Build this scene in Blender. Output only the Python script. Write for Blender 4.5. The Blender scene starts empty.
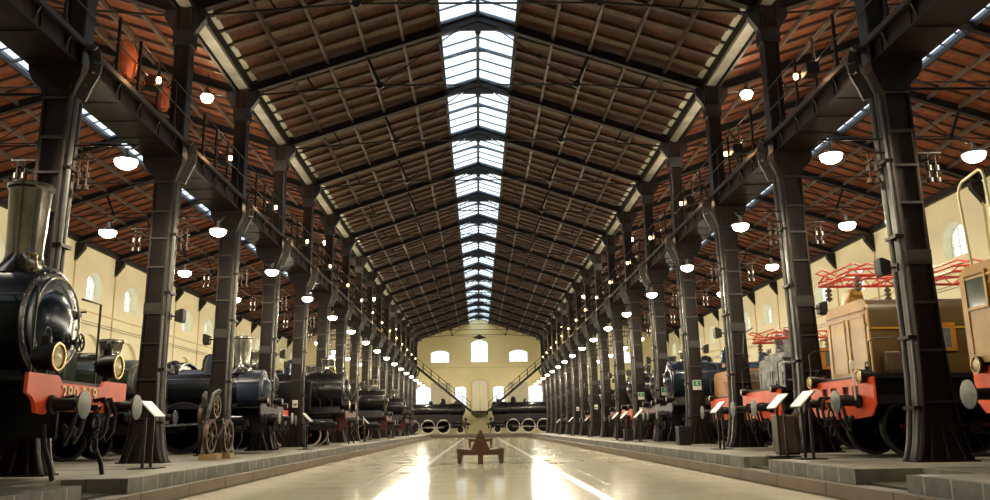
import bpy, bmesh, math, random
from mathutils import Vector, Matrix
from mathutils.geometry import tessellate_polygon
random.seed(7)
S = bpy.context.scene
COL = S.collection
PI = math.pi

# ------------------------------------------------------------------ camera
F = 825.0
cam = bpy.data.cameras.new('camera'); co = bpy.data.objects.new('camera', cam); COL.objects.link(co)
cam.sensor_width = 36; cam.sensor_fit = 'HORIZONTAL'; cam.lens = F/990*36; cam.clip_end = 500; cam.clip_start = .05
v = Vector((-16, -177.5, -F)).normalized()
rho = math.radians(.6)
u = Vector((math.cos(rho), math.sin(rho), 0)); u.z = -(u.x*v.x+u.y*v.y)/v.z; u.normalize()
w = u.cross(v)
M = Matrix((u, v, w)).to_4x4(); M.translation = Vector((-.1, 0, 1.1))
co.matrix_world = M
S.camera = co

# ------------------------------------------------------------------ world, exposure
S.view_settings.view_transform = 'Standard'; S.view_settings.look = 'None'
S.view_settings.gamma = 1; S.view_settings.use_curve_mapping = False
S.view_settings.exposure = 0.6
W = bpy.data.worlds.new('sky'); S.world = W; W.use_nodes = True
bg = W.node_tree.nodes['Background']; bg.inputs[0].default_value = (.80, .92, 1.0, 1); bg.inputs[1].default_value = 1.35
W.cycles_visibility.camera = True
NZ0, NZ1 = 2.0, 103.0      # depth range of the hall
def portal(name, loc, rot, sx, sy):
    l = bpy.data.lights.new(name, 'AREA'); l.shape = 'RECTANGLE'; l.size = sx; l.size_y = sy
    l.cycles.is_portal = True
    o = bpy.data.objects.new(name, l); o.location = loc; o.rotation_euler = rot; COL.objects.link(o)
for x in (-15.1, 0, 15.1):
    portal('skylight_portal', (x, (NZ0+NZ1)/2, 14.35), (0, 0, 0), 2.7, NZ1-NZ0)
for s in (-1, 1):
    portal('window_portal', (s*22.9, (NZ0+NZ1)/2, 7.5), (0, s*PI/2, 0), 8, NZ1-NZ0)
portal('end_portal', (0, NZ1+.6, 7), (-PI/2, 0, 0), 15, 9)

# ------------------------------------------------------------------ materials
def mat(name, c, rough=.5, metal=0., var=.0, scale=6., bump=0., c2=None, spec=.5, coat=0., det=6):
    m = bpy.data.materials.new(name); m.use_nodes = True; nt = m.node_tree; b = nt.nodes['Principled BSDF']
    b.inputs['Roughness'].default_value = rough; b.inputs['Metallic'].default_value = metal
    b.inputs['Specular IOR Level'].default_value = spec; b.inputs['Coat Weight'].default_value = coat
    c = tuple(c)
    if c2 is None: c2 = tuple(max(0, k*(1-var)) for k in c)
    tc = nt.nodes.new('ShaderNodeTexCoord'); n = nt.nodes.new('ShaderNodeTexNoise')
    n.inputs['Scale'].default_value = scale; n.inputs['Detail'].default_value = det
    nt.links.new(tc.outputs['Object'], n.inputs['Vector'])
    r = nt.nodes.new('ShaderNodeValToRGB'); r.color_ramp.elements[0].position = .35; r.color_ramp.elements[1].position = .65
    r.color_ramp.elements[0].color = (*c2, 1); r.color_ramp.elements[1].color = (*c, 1)
    nt.links.new(n.outputs['Fac'], r.inputs[0]); nt.links.new(r.outputs[0], b.inputs['Base Color'])
    if bump:
        bp = nt.nodes.new('ShaderNodeBump'); bp.inputs['Strength'].default_value = bump; bp.inputs['Distance'].default_value = .02
        nt.links.new(n.outputs['Fac'], bp.inputs['Height']); nt.links.new(bp.outputs[0], b.inputs['Normal'])
    return m
def emis(name, c, k):
    m = bpy.data.materials.new(name); m.use_nodes = True; nt = m.node_tree; nt.nodes.clear()
    e = nt.nodes.new('ShaderNodeEmission'); e.inputs[0].default_value = (*c, 1); e.inputs[1].default_value = k
    o = nt.nodes.new('ShaderNodeOutputMaterial'); tr = nt.nodes.new('ShaderNodeBsdfTransparent'); ad = nt.nodes.new('ShaderNodeAddShader')
    tr.inputs[0].default_value = (.9, .88, .84, 1)
    nt.links.new(e.outputs[0], ad.inputs[0]); nt.links.new(tr.outputs[0], ad.inputs[1]); nt.links.new(ad.outputs[0], o.inputs[0])
    m.cycles.emission_sampling = 'NONE'
    return m
def pane_mat(name, tint=(1, 1, 1), gloss=.08, rough=.05):
    m = bpy.data.materials.new(name); m.use_nodes = True; nt = m.node_tree; nt.nodes.clear()
    t = nt.nodes.new('ShaderNodeBsdfTransparent'); t.inputs[0].default_value = (*tint, 1)
    g = nt.nodes.new('ShaderNodeBsdfGlossy'); g.inputs['Roughness'].default_value = rough
    x = nt.nodes.new('ShaderNodeMixShader'); x.inputs[0].default_value = gloss
    o = nt.nodes.new('ShaderNodeOutputMaterial')
    nt.links.new(t.outputs[0], x.inputs[1]); nt.links.new(g.outputs[0], x.inputs[2]); nt.links.new(x.outputs[0], o.inputs[0])
    return m
def brick_mat(name, c1, c2, mortar, sx, sy, rough, msize=.02, coords='Object', rot=(0, 0, 0), noise=.25, bump=.1, offset=.5, rough_var=0., msmooth=.1, spec=.5, nscale=1.3):
    m = bpy.data.materials.new(name); m.use_nodes = True; nt = m.node_tree; b = nt.nodes['Principled BSDF']
    tc = nt.nodes.new('ShaderNodeTexCoord'); mp = nt.nodes.new('ShaderNodeMapping'); 
    if rot != 'yz': mp.inputs['Rotation'].default_value = rot
    if rot == 'yz':
        sp = nt.nodes.new('ShaderNodeSeparateXYZ'); cb = nt.nodes.new('ShaderNodeCombineXYZ'); mp.inputs['Rotation'].default_value = (0, 0, 0)
        nt.links.new(tc.outputs[coords], sp.inputs[0]); nt.links.new(sp.outputs[1], cb.inputs[0]); nt.links.new(sp.outputs[2], cb.inputs[1]); nt.links.new(cb.outputs[0], mp.inputs[0])
    else: nt.links.new(tc.outputs[coords], mp.inputs[0])
    br = nt.nodes.new('ShaderNodeTexBrick'); br.offset = offset
    br.inputs['Scale'].default_value = 1; br.inputs['Brick Width'].default_value = sx; br.inputs['Row Height'].default_value = sy
    br.inputs['Mortar Size'].default_value = msize; br.inputs['Mortar Smooth'].default_value = msmooth; br.inputs['Bias'].default_value = 0
    br.inputs['Color1'].default_value = (*c1, 1); br.inputs['Color2'].default_value = (*c2, 1); br.inputs['Mortar'].default_value = (*mortar, 1)
    nt.links.new(mp.outputs[0], br.inputs['Vector'])
    n = nt.nodes.new('ShaderNodeTexNoise'); n.inputs['Scale'].default_value = nscale; n.inputs['Detail'].default_value = 8
    nt.links.new(mp.outputs[0], n.inputs['Vector'])
    mx = nt.nodes.new('ShaderNodeMix'); mx.data_type = 'RGBA'; mx.blend_type = 'MULTIPLY'; mx.inputs[0].default_value = 1
    r = nt.nodes.new('ShaderNodeValToRGB'); r.color_ramp.elements[0].position = .3; r.color_ramp.elements[1].position = .7
    r.color_ramp.elements[0].color = (1-noise,)*3+(1,); r.color_ramp.elements[1].color = (1, 1, 1, 1)
    nt.links.new(n.outputs['Fac'], r.inputs[0]); nt.links.new(br.outputs['Color'], mx.inputs[6]); nt.links.new(r.outputs[0], mx.inputs[7])
    nt.links.new(mx.outputs[2], b.inputs['Base Color'])
    b.inputs['Roughness'].default_value = rough; b.inputs['Specular IOR Level'].default_value = spec
    if rough_var:
        mr = nt.nodes.new('ShaderNodeMapRange'); mr.inputs[3].default_value = rough; mr.inputs[4].default_value = rough+rough_var
        nt.links.new(n.outputs['Fac'], mr.inputs[0]); nt.links.new(mr.outputs[0], b.inputs['Roughness'])
    if bump:
        bp = nt.nodes.new('ShaderNodeBump'); bp.inputs['Strength'].default_value = bump; bp.inputs['Distance'].default_value = .01; bp.invert = True
        nt.links.new(br.outputs['Fac'], bp.inputs['Height']); nt.links.new(bp.outputs[0], b.inputs['Normal'])
    return m

IRON = mat('iron_brown', (.019, .0115, .0075), .5, .0, c2=(.009, .0055, .004), scale=3, bump=.15, spec=.2)
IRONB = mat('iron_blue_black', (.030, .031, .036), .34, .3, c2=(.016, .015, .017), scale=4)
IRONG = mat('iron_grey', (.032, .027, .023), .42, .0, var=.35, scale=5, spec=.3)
RAFT = mat('rafter_iron', (.014, .011, .010), .55, .0, var=.4, scale=3, spec=.25)
PURL = mat('purlin_iron', (.11, .08, .06), .45, .2, var=.4, scale=3)
PIPE = mat('pipe_grey', (.11, .106, .10), .36, .4, var=.35, scale=4)
GALV = mat('gutter_zinc', (.36, .38, .33), .5, .2, var=.35, scale=2)
CREAMF = mat('cream_plaster_end', (.84, .75, .42), .75, c2=(.79, .70, .38), scale=.6, bump=.05)
CREAM = mat('cream_plaster', (.86, .83, .58), .75, c2=(.80, .77, .52), scale=.6, bump=.05)
CREAM2 = mat('cream_plaster_deep_band', (.66, .56, .30), .8, var=.12, scale=.8)  # deeper cream for string courses, wall pipes and door frame
ROOFA = brick_mat('roof_tiles_lit', (.30, .095, .04), (.21, .07, .03), (.12, .05, .03), .62, .29, .62, .018, noise=.45, bump=.5, spec=.25)  # aisle copy of the roof tiles, warm lamplight put into its colour
ROOF = brick_mat('roof_tiles', (.135, .050, .024), (.072, .028, .015), (.04, .020, .013), .62, .29, .62, .018, noise=.45, bump=.5, spec=.25)  # nave copy of the same tiles, darkened for its weaker light
BATT = mat('batten_wood', (.115, .074, .042), .7, c2=(.07, .042, .026), scale=2.5)
DARKB = mat('batten_dark', (.07, .035, .025), .6, var=.4, scale=2.5)
FLOOR = brick_mat('floor_tiles', (.84, .785, .57), (.80, .745, .53), (.66, .60, .44), 1.2, .6, .065, .008, noise=.08, bump=.06, offset=0, rough_var=.08, spec=.2)
STRIPE = mat('stripe_marble', (.90, .87, .74), .2, var=.04, scale=2)
STONE = brick_mat('kerb_stone', (.25, .24, .20), (.15, .148, .13), (.44, .41, .34), .62, .6, .55, .022, rot='yz', noise=.5, bump=.3, offset=0, nscale=4)
PAVE = brick_mat('platform_paving', (.36, .335, .26), (.30, .28, .22), (.17, .155, .12), 1.1, .7, .34, .012, noise=.45, bump=.2, rough_var=.2, nscale=1.7)
KERBW = mat('kerb_brown_board', (.16, .105, .06), .42, c2=(.11, .072, .042), scale=1.5)
LEDGE = mat('kerb_ledge', (.22, .21, .18), .5, var=.3, scale=3)
BLACK = mat('loco_black', (.007, .0075, .009), .24, .0, var=.4, scale=5, spec=.45)
BLACKM = mat('loco_black_satin', (.009, .008, .0075), .45, .0, var=.5, scale=8, spec=.3)
BLUEB = mat('boiler_blue_steel', (.022, .038, .062), .22, .5, c2=(.015, .02, .03), scale=3)
BLUE = mat('loco_slate_blue', (.035, .055, .09), .32, .1, c2=(.015, .022, .035), scale=3)
GREEN = mat('boiler_dark_green', (.025, .035, .022), .3, .2, c2=(.012, .015, .01), scale=3)
STEEL = mat('polished_steel', (.32, .31, .28), .2, .95, var=.4, scale=6)
DSTEEL = mat('chimney_steel', (.24, .23, .20), .2, .9, var=.5, scale=3)
RED = mat('loco_red', (.88, .095, .016), .4, c2=(.74, .07, .012), scale=3)
DRED = mat('frame_dark_red', (.16, .018, .012), .4, var=.5, scale=6)
PRED = mat('pantograph_red', (.62, .05, .025), .35, var=.3, scale=6)
YEL = mat('loco_yellow_lit', (.42, .23, .035), .32, c2=(.28, .14, .015), scale=2.2, bump=.1)  # front of the yellow bodies, brightened in colour as if lit
YELSH = mat('loco_yellow_shaded', (.085, .050, .010), .4, c2=(.06, .034, .007), scale=2)  # same yellow bodywork, shade of the side put into the colour
AMBER = mat('loco_amber', (.42, .16, .012), .4, c2=(.30, .11, .010), scale=3)
GREYM = mat('grey_mottled', (.22, .24, .23), .4, .3, c2=(.03, .035, .035), scale=4, bump=.15)
BRASS = mat('brass', (.50, .33, .10), .25, .9, var=.4, scale=8)
COPPER = mat('copper', (.50, .20, .07), .3, .9, var=.4, scale=8)
LENS = mat('lamp_lens', (.80, .72, .48), .12, .1, c2=(.45, .38, .2), scale=12, coat=.5)
GLASSD = mat('cab_glass', (.10, .14, .13), .08, .0, var=.5, scale=3, coat=.6)
WHITEP = mat('white_paint', (.78, .75, .66), .4, var=.15, scale=5)
CREAMP = mat('number_cream', (.85, .75, .45), .4)
BUFF = mat('buffer_steel', (.13, .14, .135), .38, .6, var=.4, scale=6)
WOODB = mat('bench_wood', (.085, .030, .011), .22, c2=(.05, .018, .007), scale=5, coat=.4)
WOODL = mat('plank_wood', (.42, .28, .12), .6, c2=(.28, .17, .07), scale=4)
BROWNBOX = mat('cabinet_brown', (.10, .065, .035), .4, var=.4, scale=4)
PANEL = mat('info_panel_white', (.80, .78, .70), .35)
GREENS = mat('sign_green', (.01, .22, .09), .4)
CURT = mat('curtain_cream', (.55, .50, .38), .8, var=.15, scale=3)
DOORM = mat('door_cream', (.86, .80, .60), .6, var=.05)
HOLE = mat('pit_dark', (.03, .028, .02), .8, var=.5)
PITFILL = mat('pit_fill', (.07, .07, .03), .8, var=.5, scale=9)  # dark olive fill of the pit notches
PANE = pane_mat('glass_pane')
PANES = pane_mat('skylight_glass', (.96, .98, 1), .06)
BAR = mat('glazing_bar', (.10, .13, .18), .45, .3, var=.3)
FROST = mat('eave_glass', (.40, .44, .36), .4, var=.2, scale=2)
RAILS = mat('rail_steel', (.28, .22, .16), .35, .8, var=.4, scale=6)
LIT = emis('lamp_bowl_lit', (1, .87, .62), 8)
LITW = emis('bulb_lit_warm', (1, .66, .30), 5)
ENAM = mat('lamp_enamel', (.10, .10, .10), .4, .3)

# ------------------------------------------------------------------ mesh helpers
class MB:
    def __init__(s): s.b = bmesh.new()
    def face(s, pts):
        try: s.b.faces.new([s.b.verts.new(p) for p in pts])
        except ValueError: pass
        return s
    def box(s, x0, x1, y0, y1, z0, z1, m=None):
        ps = [Vector((x, y, z)) for x in (x0, x1) for y in (y0, y1) for z in (z0, z1)]
        if m: ps = [m @ p for p in ps]
        vs = [s.b.verts.new(p) for p in ps]
        for f in ((0, 1, 3, 2), (4, 6, 7, 5), (0, 4, 5, 1), (2, 3, 7, 6), (0, 2, 6, 4), (1, 5, 7, 3)): s.b.faces.new([vs[i] for i in f])
        return s
    def cbox(s, c, d, m=None):
        return s.box(c[0]-d[0]/2, c[0]+d[0]/2, c[1]-d[1]/2, c[1]+d[1]/2, c[2]-d[2]/2, c[2]+d[2]/2, m)
    def bar(s, p, q, a, b, up=(0, 0, 1)):
        p, q = Vector(p), Vector(q); d = q-p; L = d.length
        if L < 1e-6: return s
        z = d/L; x = Vector(up).cross(z)
        if x.length < 1e-4: x = Vector((1, 0, 0)).cross(z)
        x.normalize(); y = z.cross(x)
        mm = Matrix((x, y, z)).transposed().to_4x4(); mm.translation = p
        return s.box(-a/2, a/2, -b/2, b/2, 0, L, mm)
    def tube(s, pts, r, n=8, cap=True, closed=False):
        pts = [Vector(p) for p in pts]; rings = []; N = len(pts)
        prev = None
        for i, p in enumerate(pts):
            if closed: d = pts[(i+1) % N]-pts[i-1]
            else: d = pts[min(i+1, N-1)]-pts[max(i-1, 0)]
            d.normalize()
            if prev is None:
                x = d.cross(Vector((0, 0, 1)))
                if x.length < .05: x = d.cross(Vector((1, 0, 0)))
            else: x = prev-d*prev.dot(d)
            x.normalize(); prev = x; y = d.cross(x)
            rr = r[i] if isinstance(r, (list, tuple)) else r
            rings.append([s.b.verts.new(p+x*math.cos(2*PI*k/n)*rr+y*math.sin(2*PI*k/n)*rr) for k in range(n)])
        for i in range(N if closed else N-1):
            A, B = rings[i], rings[(i+1) % N]
            for k in range(n): s.b.faces.new([A[k], A[(k+1) % n], B[(k+1) % n], B[k]])
        if cap and not closed:
            s.b.faces.new(rings[0][::-1]); s.b.faces.new(rings[-1])
        return s
    def cyl(s, p, q, r, n=16, r2=None): return s.tube([p, q], [r, r if r2 is None else r2], n)
    def lathe(s, prof, o=(0, 0, 0), axis='z', n=20):
        # prof: (radius, height) pairs along the axis
        rings = []
        o = Vector(o)
        def P(r, h, a):
            c, t = r*math.cos(a), r*math.sin(a)
            return o+(Vector((c, t, h)) if axis == 'z' else Vector((h, c, t)) if axis == 'x' else Vector((c, h, t)))
        for r, h in prof:
            rings.append([s.b.verts.new(P(0, h, 0))] if r < 1e-6 else [s.b.verts.new(P(r, h, 2*PI*k/n)) for k in range(n)])
        for A, B in zip(rings, rings[1:]):
            for k in range(n):
                k2 = (k+1) % n
                if len(A) == 1 and len(B) == 1: break
                if len(A) == 1: s.b.faces.new([A[0], B[k], B[k2]])
                elif len(B) == 1: s.b.faces.new([A[k], A[k2], B[0]])
                else: s.b.faces.new([A[k], A[k2], B[k2], B[k]])
        if len(rings[0]) > 1: s.b.faces.new(rings[0])
        if len(rings[-1]) > 1: s.b.faces.new(rings[-1][::-1])
        return s
    def prism(s, poly, plane, t0, t1):
        # poly (a,b) in plane 'xz','yz','xy'; extruded along the remaining axis
        def P(a, b, t): return {'xz': (a, t, b), 'yz': (t, a, b), 'xy': (a, b, t)}[plane]
        A = [s.b.verts.new(P(a, b, t0)) for a, b in poly]; B = [s.b.verts.new(P(a, b, t1)) for a, b in poly]
        s.b.faces.new(A); s.b.faces.new(B[::-1])
        n = len(poly)
        for i in range(n): s.b.faces.new([A[i], A[(i+1) % n], B[(i+1) % n], B[i]])
        return s
    def holed(s, outer, holes, t0, t1, P):
        loops = [outer]+holes
        flat = [q for l in loops for q in l]
        tris = tessellate_polygon([[Vector((a, b, 0)) for a, b in l] for l in loops])
        A = [s.b.verts.new(P(a, b, t0)) for a, b in flat]; B = [s.b.verts.new(P(a, b, t1)) for a, b in flat]
        for t in tris:
            s.b.faces.new([A[i] for i in t]); s.b.faces.new([B[i] for i in reversed(t)])
        k = 0
        for l in loops:
            n = len(l)
            for i in range(n):
                j = (i+1) % n; s.b.faces.new([A[k+i], A[k+j], B[k+j], B[k+i]])
            k += n
        return s
    def build(s, name, m, parent=None, smooth=35, bevel=0):
        bmesh.ops.recalc_face_normals(s.b, faces=s.b.faces)
        me = bpy.data.meshes.new(name); s.b.to_mesh(me); s.b.free(); me.materials.append(m)
        if smooth:
            me.polygons.foreach_set('use_smooth', [True]*len(me.polygons)); me.set_sharp_from_angle(angle=math.radians(smooth))
        o = bpy.data.objects.new(name, me); COL.objects.link(o)
        if parent is not None: o.parent = parent
        if bevel:
            bv = o.modifiers.new('bevel', 'BEVEL'); bv.width = bevel; bv.segments = 2; bv.limit_method = 'ANGLE'
        return o
def thing(name, label, cat, loc=(0, 0, 0), rz=0, group=None):
    o = bpy.data.objects.new(name, None); COL.objects.link(o); o.location = loc; o.rotation_euler = (0, 0, rz)
    o.empty_display_size = .1
    o['label'] = label; o['category'] = cat
    if group: o['group'] = group
    return o
def tag(o, label, cat, group=None):
    o['label'] = label; o['category'] = cat
    if group: o['group'] = group
    return o
def struct(o): o['kind'] = 'structure'; return o
def copy_tree(o, parent=None):
    c = o.copy(); COL.objects.link(c)
    if parent is not None: c.parent = parent
    for ch in list(o.children): copy_tree(ch, c)
    return c
def dup(o, loc, label, rz=None, scale=None):
    c = copy_tree(o); c.location = loc; c['label'] = label
    if rz is not None: c.rotation_euler = (0, 0, rz)
    if scale is not None: c.scale = scale
    return c
ORD = ['first', 'second', 'third', 'fourth', 'fifth', 'sixth', 'seventh', 'eighth', 'ninth', 'tenth', 'eleventh', 'twelfth', 'thirteenth',
       'fourteenth', 'fifteenth', 'sixteenth', 'seventeenth', 'eighteenth', 'nineteenth', 'twentieth', 'twenty-first', 'twenty-second']
SIDE = {-1: 'left', 1: 'right'}
def arc(cx, cy, r, a0, a1, n): return [(cx+r*math.cos(a0+(a1-a0)*i/n), cy+r*math.sin(a0+(a1-a0)*i/n)) for i in range(n+1)]

BAY = 5.2; ZA = 14.3; NCOL = 17
COLY = [ZA+BAY*k for k in range(NCOL)]            # columns seen by the camera
PLZ = .42                                          # platform level
XC = 7.7; EAVE = 11.7; RIDGE = 14.15; XE = 7.45; XW = 22.5
RS = (RIDGE-EAVE)/XE                                # roof slope

# ------------------------------------------------------------------ structure: floor and platforms
struct(MB().box(-5.2, 5.2, -6, 93, -.2, 0).build('floor', FLOOR, smooth=0))
for k, x in enumerate((-1.72, 1.86)):
    struct(MB().box(x-.09, x+.09, -6, 92.9, 0, .004).build('trim_%d' % (k+1), STRIPE, smooth=0))
notch = {-1: [(11.55, 13.05)], 1: [(10.95, 12.45), (16.15, 17.65)]}
for s in (-1, 1):
    xk = 5.42
    # slab top with pits cut in its edge
    xs = xk+.12
    e = [(-6, xs)]
    for a, b in notch[s]: e += [(a, xs), (a, xk+1.0), (b, xk+1.0), (b, xs)]
    e += [(102.9, xs), (102.9, 22.4), (-6, 22.4)]
    MBs = MB().prism([(s*x, y) for y, x in e], 'xy', -.2, PLZ)
    struct(MBs.build('floor_platform', PAVE, smooth=0))
    ys = [-6]+[q for ab in notch[s] for q in ab]+[93]
    m = MB()
    for a, b in zip(ys[::2], ys[1::2]): m.box(s*xk, s*(xk+.119), a, b, .18, PLZ)
    struct(m.build('trim_3' if s < 0 else 'trim_4', STONE, smooth=0))
    m = MB()
    for a, b in notch[s]:
        m.box(s*(xk+.17), s*(xk+.99), a+.01, b-.01, 0, .23)
    struct(m.build('floor_pit', PITFILL, smooth=0))
    struct(MB().box(s*5.2, s*(xk+.16), -6, 93, .0, .195).build('trim_5' if s < 0 else 'trim_6', LEDGE, smooth=0))
    m = MB(); y = -6
    while y < 93:
        L = 2.1; m.box(s*5.15, s*5.205, y+.012, min(y+L, 93)-.012, .012, .212); y += L
    struct(m.build('baseboard_left' if s < 0 else 'baseboard_right', KERBW, smooth=0))
struct(MB().box(-5.53, 5.53, 93, 102.9, 0, PLZ).build('floor_far_platform', PAVE, smooth=0))
struct(MB().box(-5.3, 5.3, 92.85, 93.02, 0, .36).build('baseboard_far', BROWNBOX, smooth=0))

# ------------------------------------------------------------------ walls
def arch_hole(c, w2, z0, zs, rise, n=10):
    # opening with a segmental or round head
    r = (w2*w2+rise*rise)/(2*rise); cz = zs+rise-r; a = math.asin(min(1, w2/r))
    if rise > w2: a = PI-a
    return [(c-w2, z0), (c+w2, z0)]+[(c+r*math.sin(a-2*a*i/n), cz+r*math.cos(a-2*a*i/n)) for i in range(n+1)]
BAYC = [ZA-2.6+BAY*k for k in range(-1, NCOL+1)]
WN = [0]
def window(holes_c, w2, z0, zs, rise, P, tdepth, bars=2, deep=None):
    WN[0] += 1
    fr = MB(); pn = MB()
    poly = arch_hole(holes_c, w2, z0, zs, rise)
    inner = arch_hole(holes_c, w2-.07, z0+.07, zs, max(.05, rise-.05))
    fr.holed(poly, [inner], tdepth-.04, tdepth+.04, P)
    for i in range(1, bars+1):
        x = holes_c-w2+2*w2*i/(bars+1); a, b = P(x-.02, z0, tdepth-.03), P(x+.02, zs+rise*.8, tdepth+.03)
        fr.box(min(a[0], b[0]), max(a[0], b[0]), min(a[1], b[1]), max(a[1], b[1]), a[2], b[2])
    a, b = P(holes_c-w2, (z0+zs)/2, tdepth-.03), P(holes_c+w2, (z0+zs)/2+.04, tdepth+.03)
    fr.box(min(a[0], b[0]), max(a[0], b[0]), min(a[1], b[1]), max(a[1], b[1]), a[2], b[2])
    o = struct(fr.build('window_%d' % WN[0], WHITEP, smooth=0))
    pn.face([P(a, b, tdepth) for a, b in poly]).build('pane', PANE, o, smooth=0)
for s in (-1, 1):
    P = lambda a, b, t, s=s: (s*(XW+t), a, b)
    holes = []
    for c in BAYC:
        holes.append(arch_hole(c, .95, 8.65, 9.75, .55)); holes.append(arch_hole(c, .8, 3.2, 5.0, .55))
    struct(MB().holed([(NZ0-8, 0), (NZ1, 0), (NZ1, EAVE+.4), (NZ0-8, EAVE+.4)], holes, .25, .6, P).build('wall_left' if s < 0 else 'wall_right', CREAM, smooth=0))
    # inner skin with tall round-arched recesses
    holes = []
    for c in BAYC:
        holes.append(arch_hole(c, .95, 8.65, 9.75, .55)); holes.append(arch_hole(c, 1.75, PLZ+.05, 5.0, 1.70, 16))
    struct(MB().holed([(NZ0-8, PLZ), (NZ1, PLZ), (NZ1, EAVE+.4), (NZ0-8, EAVE+.4)], holes, 0, .26, P).build('wall_left_arcade' if s < 0 else 'wall_right_arcade', CREAM, smooth=0))
    for c in BAYC:
        window(c, .95, 8.65, 9.75, .55, P, .45); window(c, .8, 3.2, 5.0, .55, P, .45)
    # string course, downpipes with brackets under the truss ends
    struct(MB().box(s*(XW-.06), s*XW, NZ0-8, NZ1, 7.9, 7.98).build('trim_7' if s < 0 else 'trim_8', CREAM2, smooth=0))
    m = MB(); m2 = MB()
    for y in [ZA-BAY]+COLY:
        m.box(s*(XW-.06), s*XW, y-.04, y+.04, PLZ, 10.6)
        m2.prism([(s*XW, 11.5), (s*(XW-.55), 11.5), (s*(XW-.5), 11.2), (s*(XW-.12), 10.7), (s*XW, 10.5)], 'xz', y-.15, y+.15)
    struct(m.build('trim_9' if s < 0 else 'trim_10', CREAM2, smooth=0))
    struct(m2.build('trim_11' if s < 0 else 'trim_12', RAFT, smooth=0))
    m = MB()
    for z in (7.2, 7.35): m.tube([(s*(XW-.12), NZ0, z), (s*(XW-.12), NZ1-1, z)], .012, 5)
    struct(m.build('trim_13' if s < 0 else 'trim_14', IRON))

# far end wall (also the two aisle ends)
Pf = lambda a, b, t: (a, NZ1+t, b)
outer = [(-XW, 0), (XW, 0), (XW, EAVE+.3), (15.1, RIDGE+.35), (7.6, EAVE+.3), (0, RIDGE+.35), (-7.6, EAVE+.3), (-15.1, RIDGE+.35), (-XW, EAVE+.3)]
FW = [(0.05, 1.08, 9.0, 11.35, .5, 2), (-4.85, 1.18, 9.0, 10.2, .35, 2), (4.9, 1.18, 9.0, 10.2, .35, 2)]
lowW = [(-6.95, .98, 2.6, 5.9, .25, 1), (-2.35, .75, 3.6, 5.9, .2, 1), (2.4, .75, 3.6, 5.9, .2, 1), (7.0, .98, 2.6, 5.9, .25, 1)]
aisW = [(x, .95, 8.65, 9.75, .55, 2) for x in (-18, -12, 12, 18)]
holes = [arch_hole(*q[:5]) for q in FW+lowW+aisW]
struct(MB().holed(outer, holes, 0, .5, Pf).build('wall_far', CREAMF, smooth=0))
for q in FW+lowW+aisW: window(*q[:5], Pf, .3, q[5])
# door on the landing, blind panels with curtains, rosette and string line
dz = struct(MB().prism(arch_hole(.05, .95, 2.95, 6.5, .35), 'xz', NZ1-.06, NZ1).build('door_1', DOORM, smooth=0))
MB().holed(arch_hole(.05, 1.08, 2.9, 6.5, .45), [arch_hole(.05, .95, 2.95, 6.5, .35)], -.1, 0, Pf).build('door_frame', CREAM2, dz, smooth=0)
MB().box(.03, .07, NZ1-.075, NZ1-.06, 2.95, 6.8).cyl((.2, NZ1-.12, 4.1), (.2, NZ1-.06, 4.1), .04, 8).build('door_handle', BRASS, dz)
for k, x in enumerate((-4.7, 4.8)):
    m = MB(); n = 24
    for i in range(n):
        a = x-1.2+2.4*i/n; m.cyl((a, NZ1-.1, 2.9), (a, NZ1-.1, 6.5), .06, 6)
    tag(m.build('curtain', CURT), 'pale grey curtain hung on the %s of the upper door in the far wall' % ('left' if x < 0 else 'right'), 'curtain')
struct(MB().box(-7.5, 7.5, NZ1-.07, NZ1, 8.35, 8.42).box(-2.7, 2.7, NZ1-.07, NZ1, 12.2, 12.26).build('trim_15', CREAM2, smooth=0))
t = thing('ceiling_rosette', 'dark round iron ornament above the tall middle window', 'ornament', (0.05, NZ1-.08, 12.1))
MB().lathe([(0, -.06), (.16, -.05), (.25, 0)], axis='y').build('disc', IRONB, t)
MB().prism([(-.9, -.05), (-.4, -.12), (.4, -.12), (.9, -.05), (.35, .16), (0, .42), (-.35, .16)], 'xz', .0, .05).build('backplate', RAFT, t, smooth=0)
# closing wall behind the viewer
struct(MB().holed(outer, [], -.4, 0, lambda a, b, t: (a, -5.6+t, b)).build('wall_near', CREAM, smooth=0))

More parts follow.
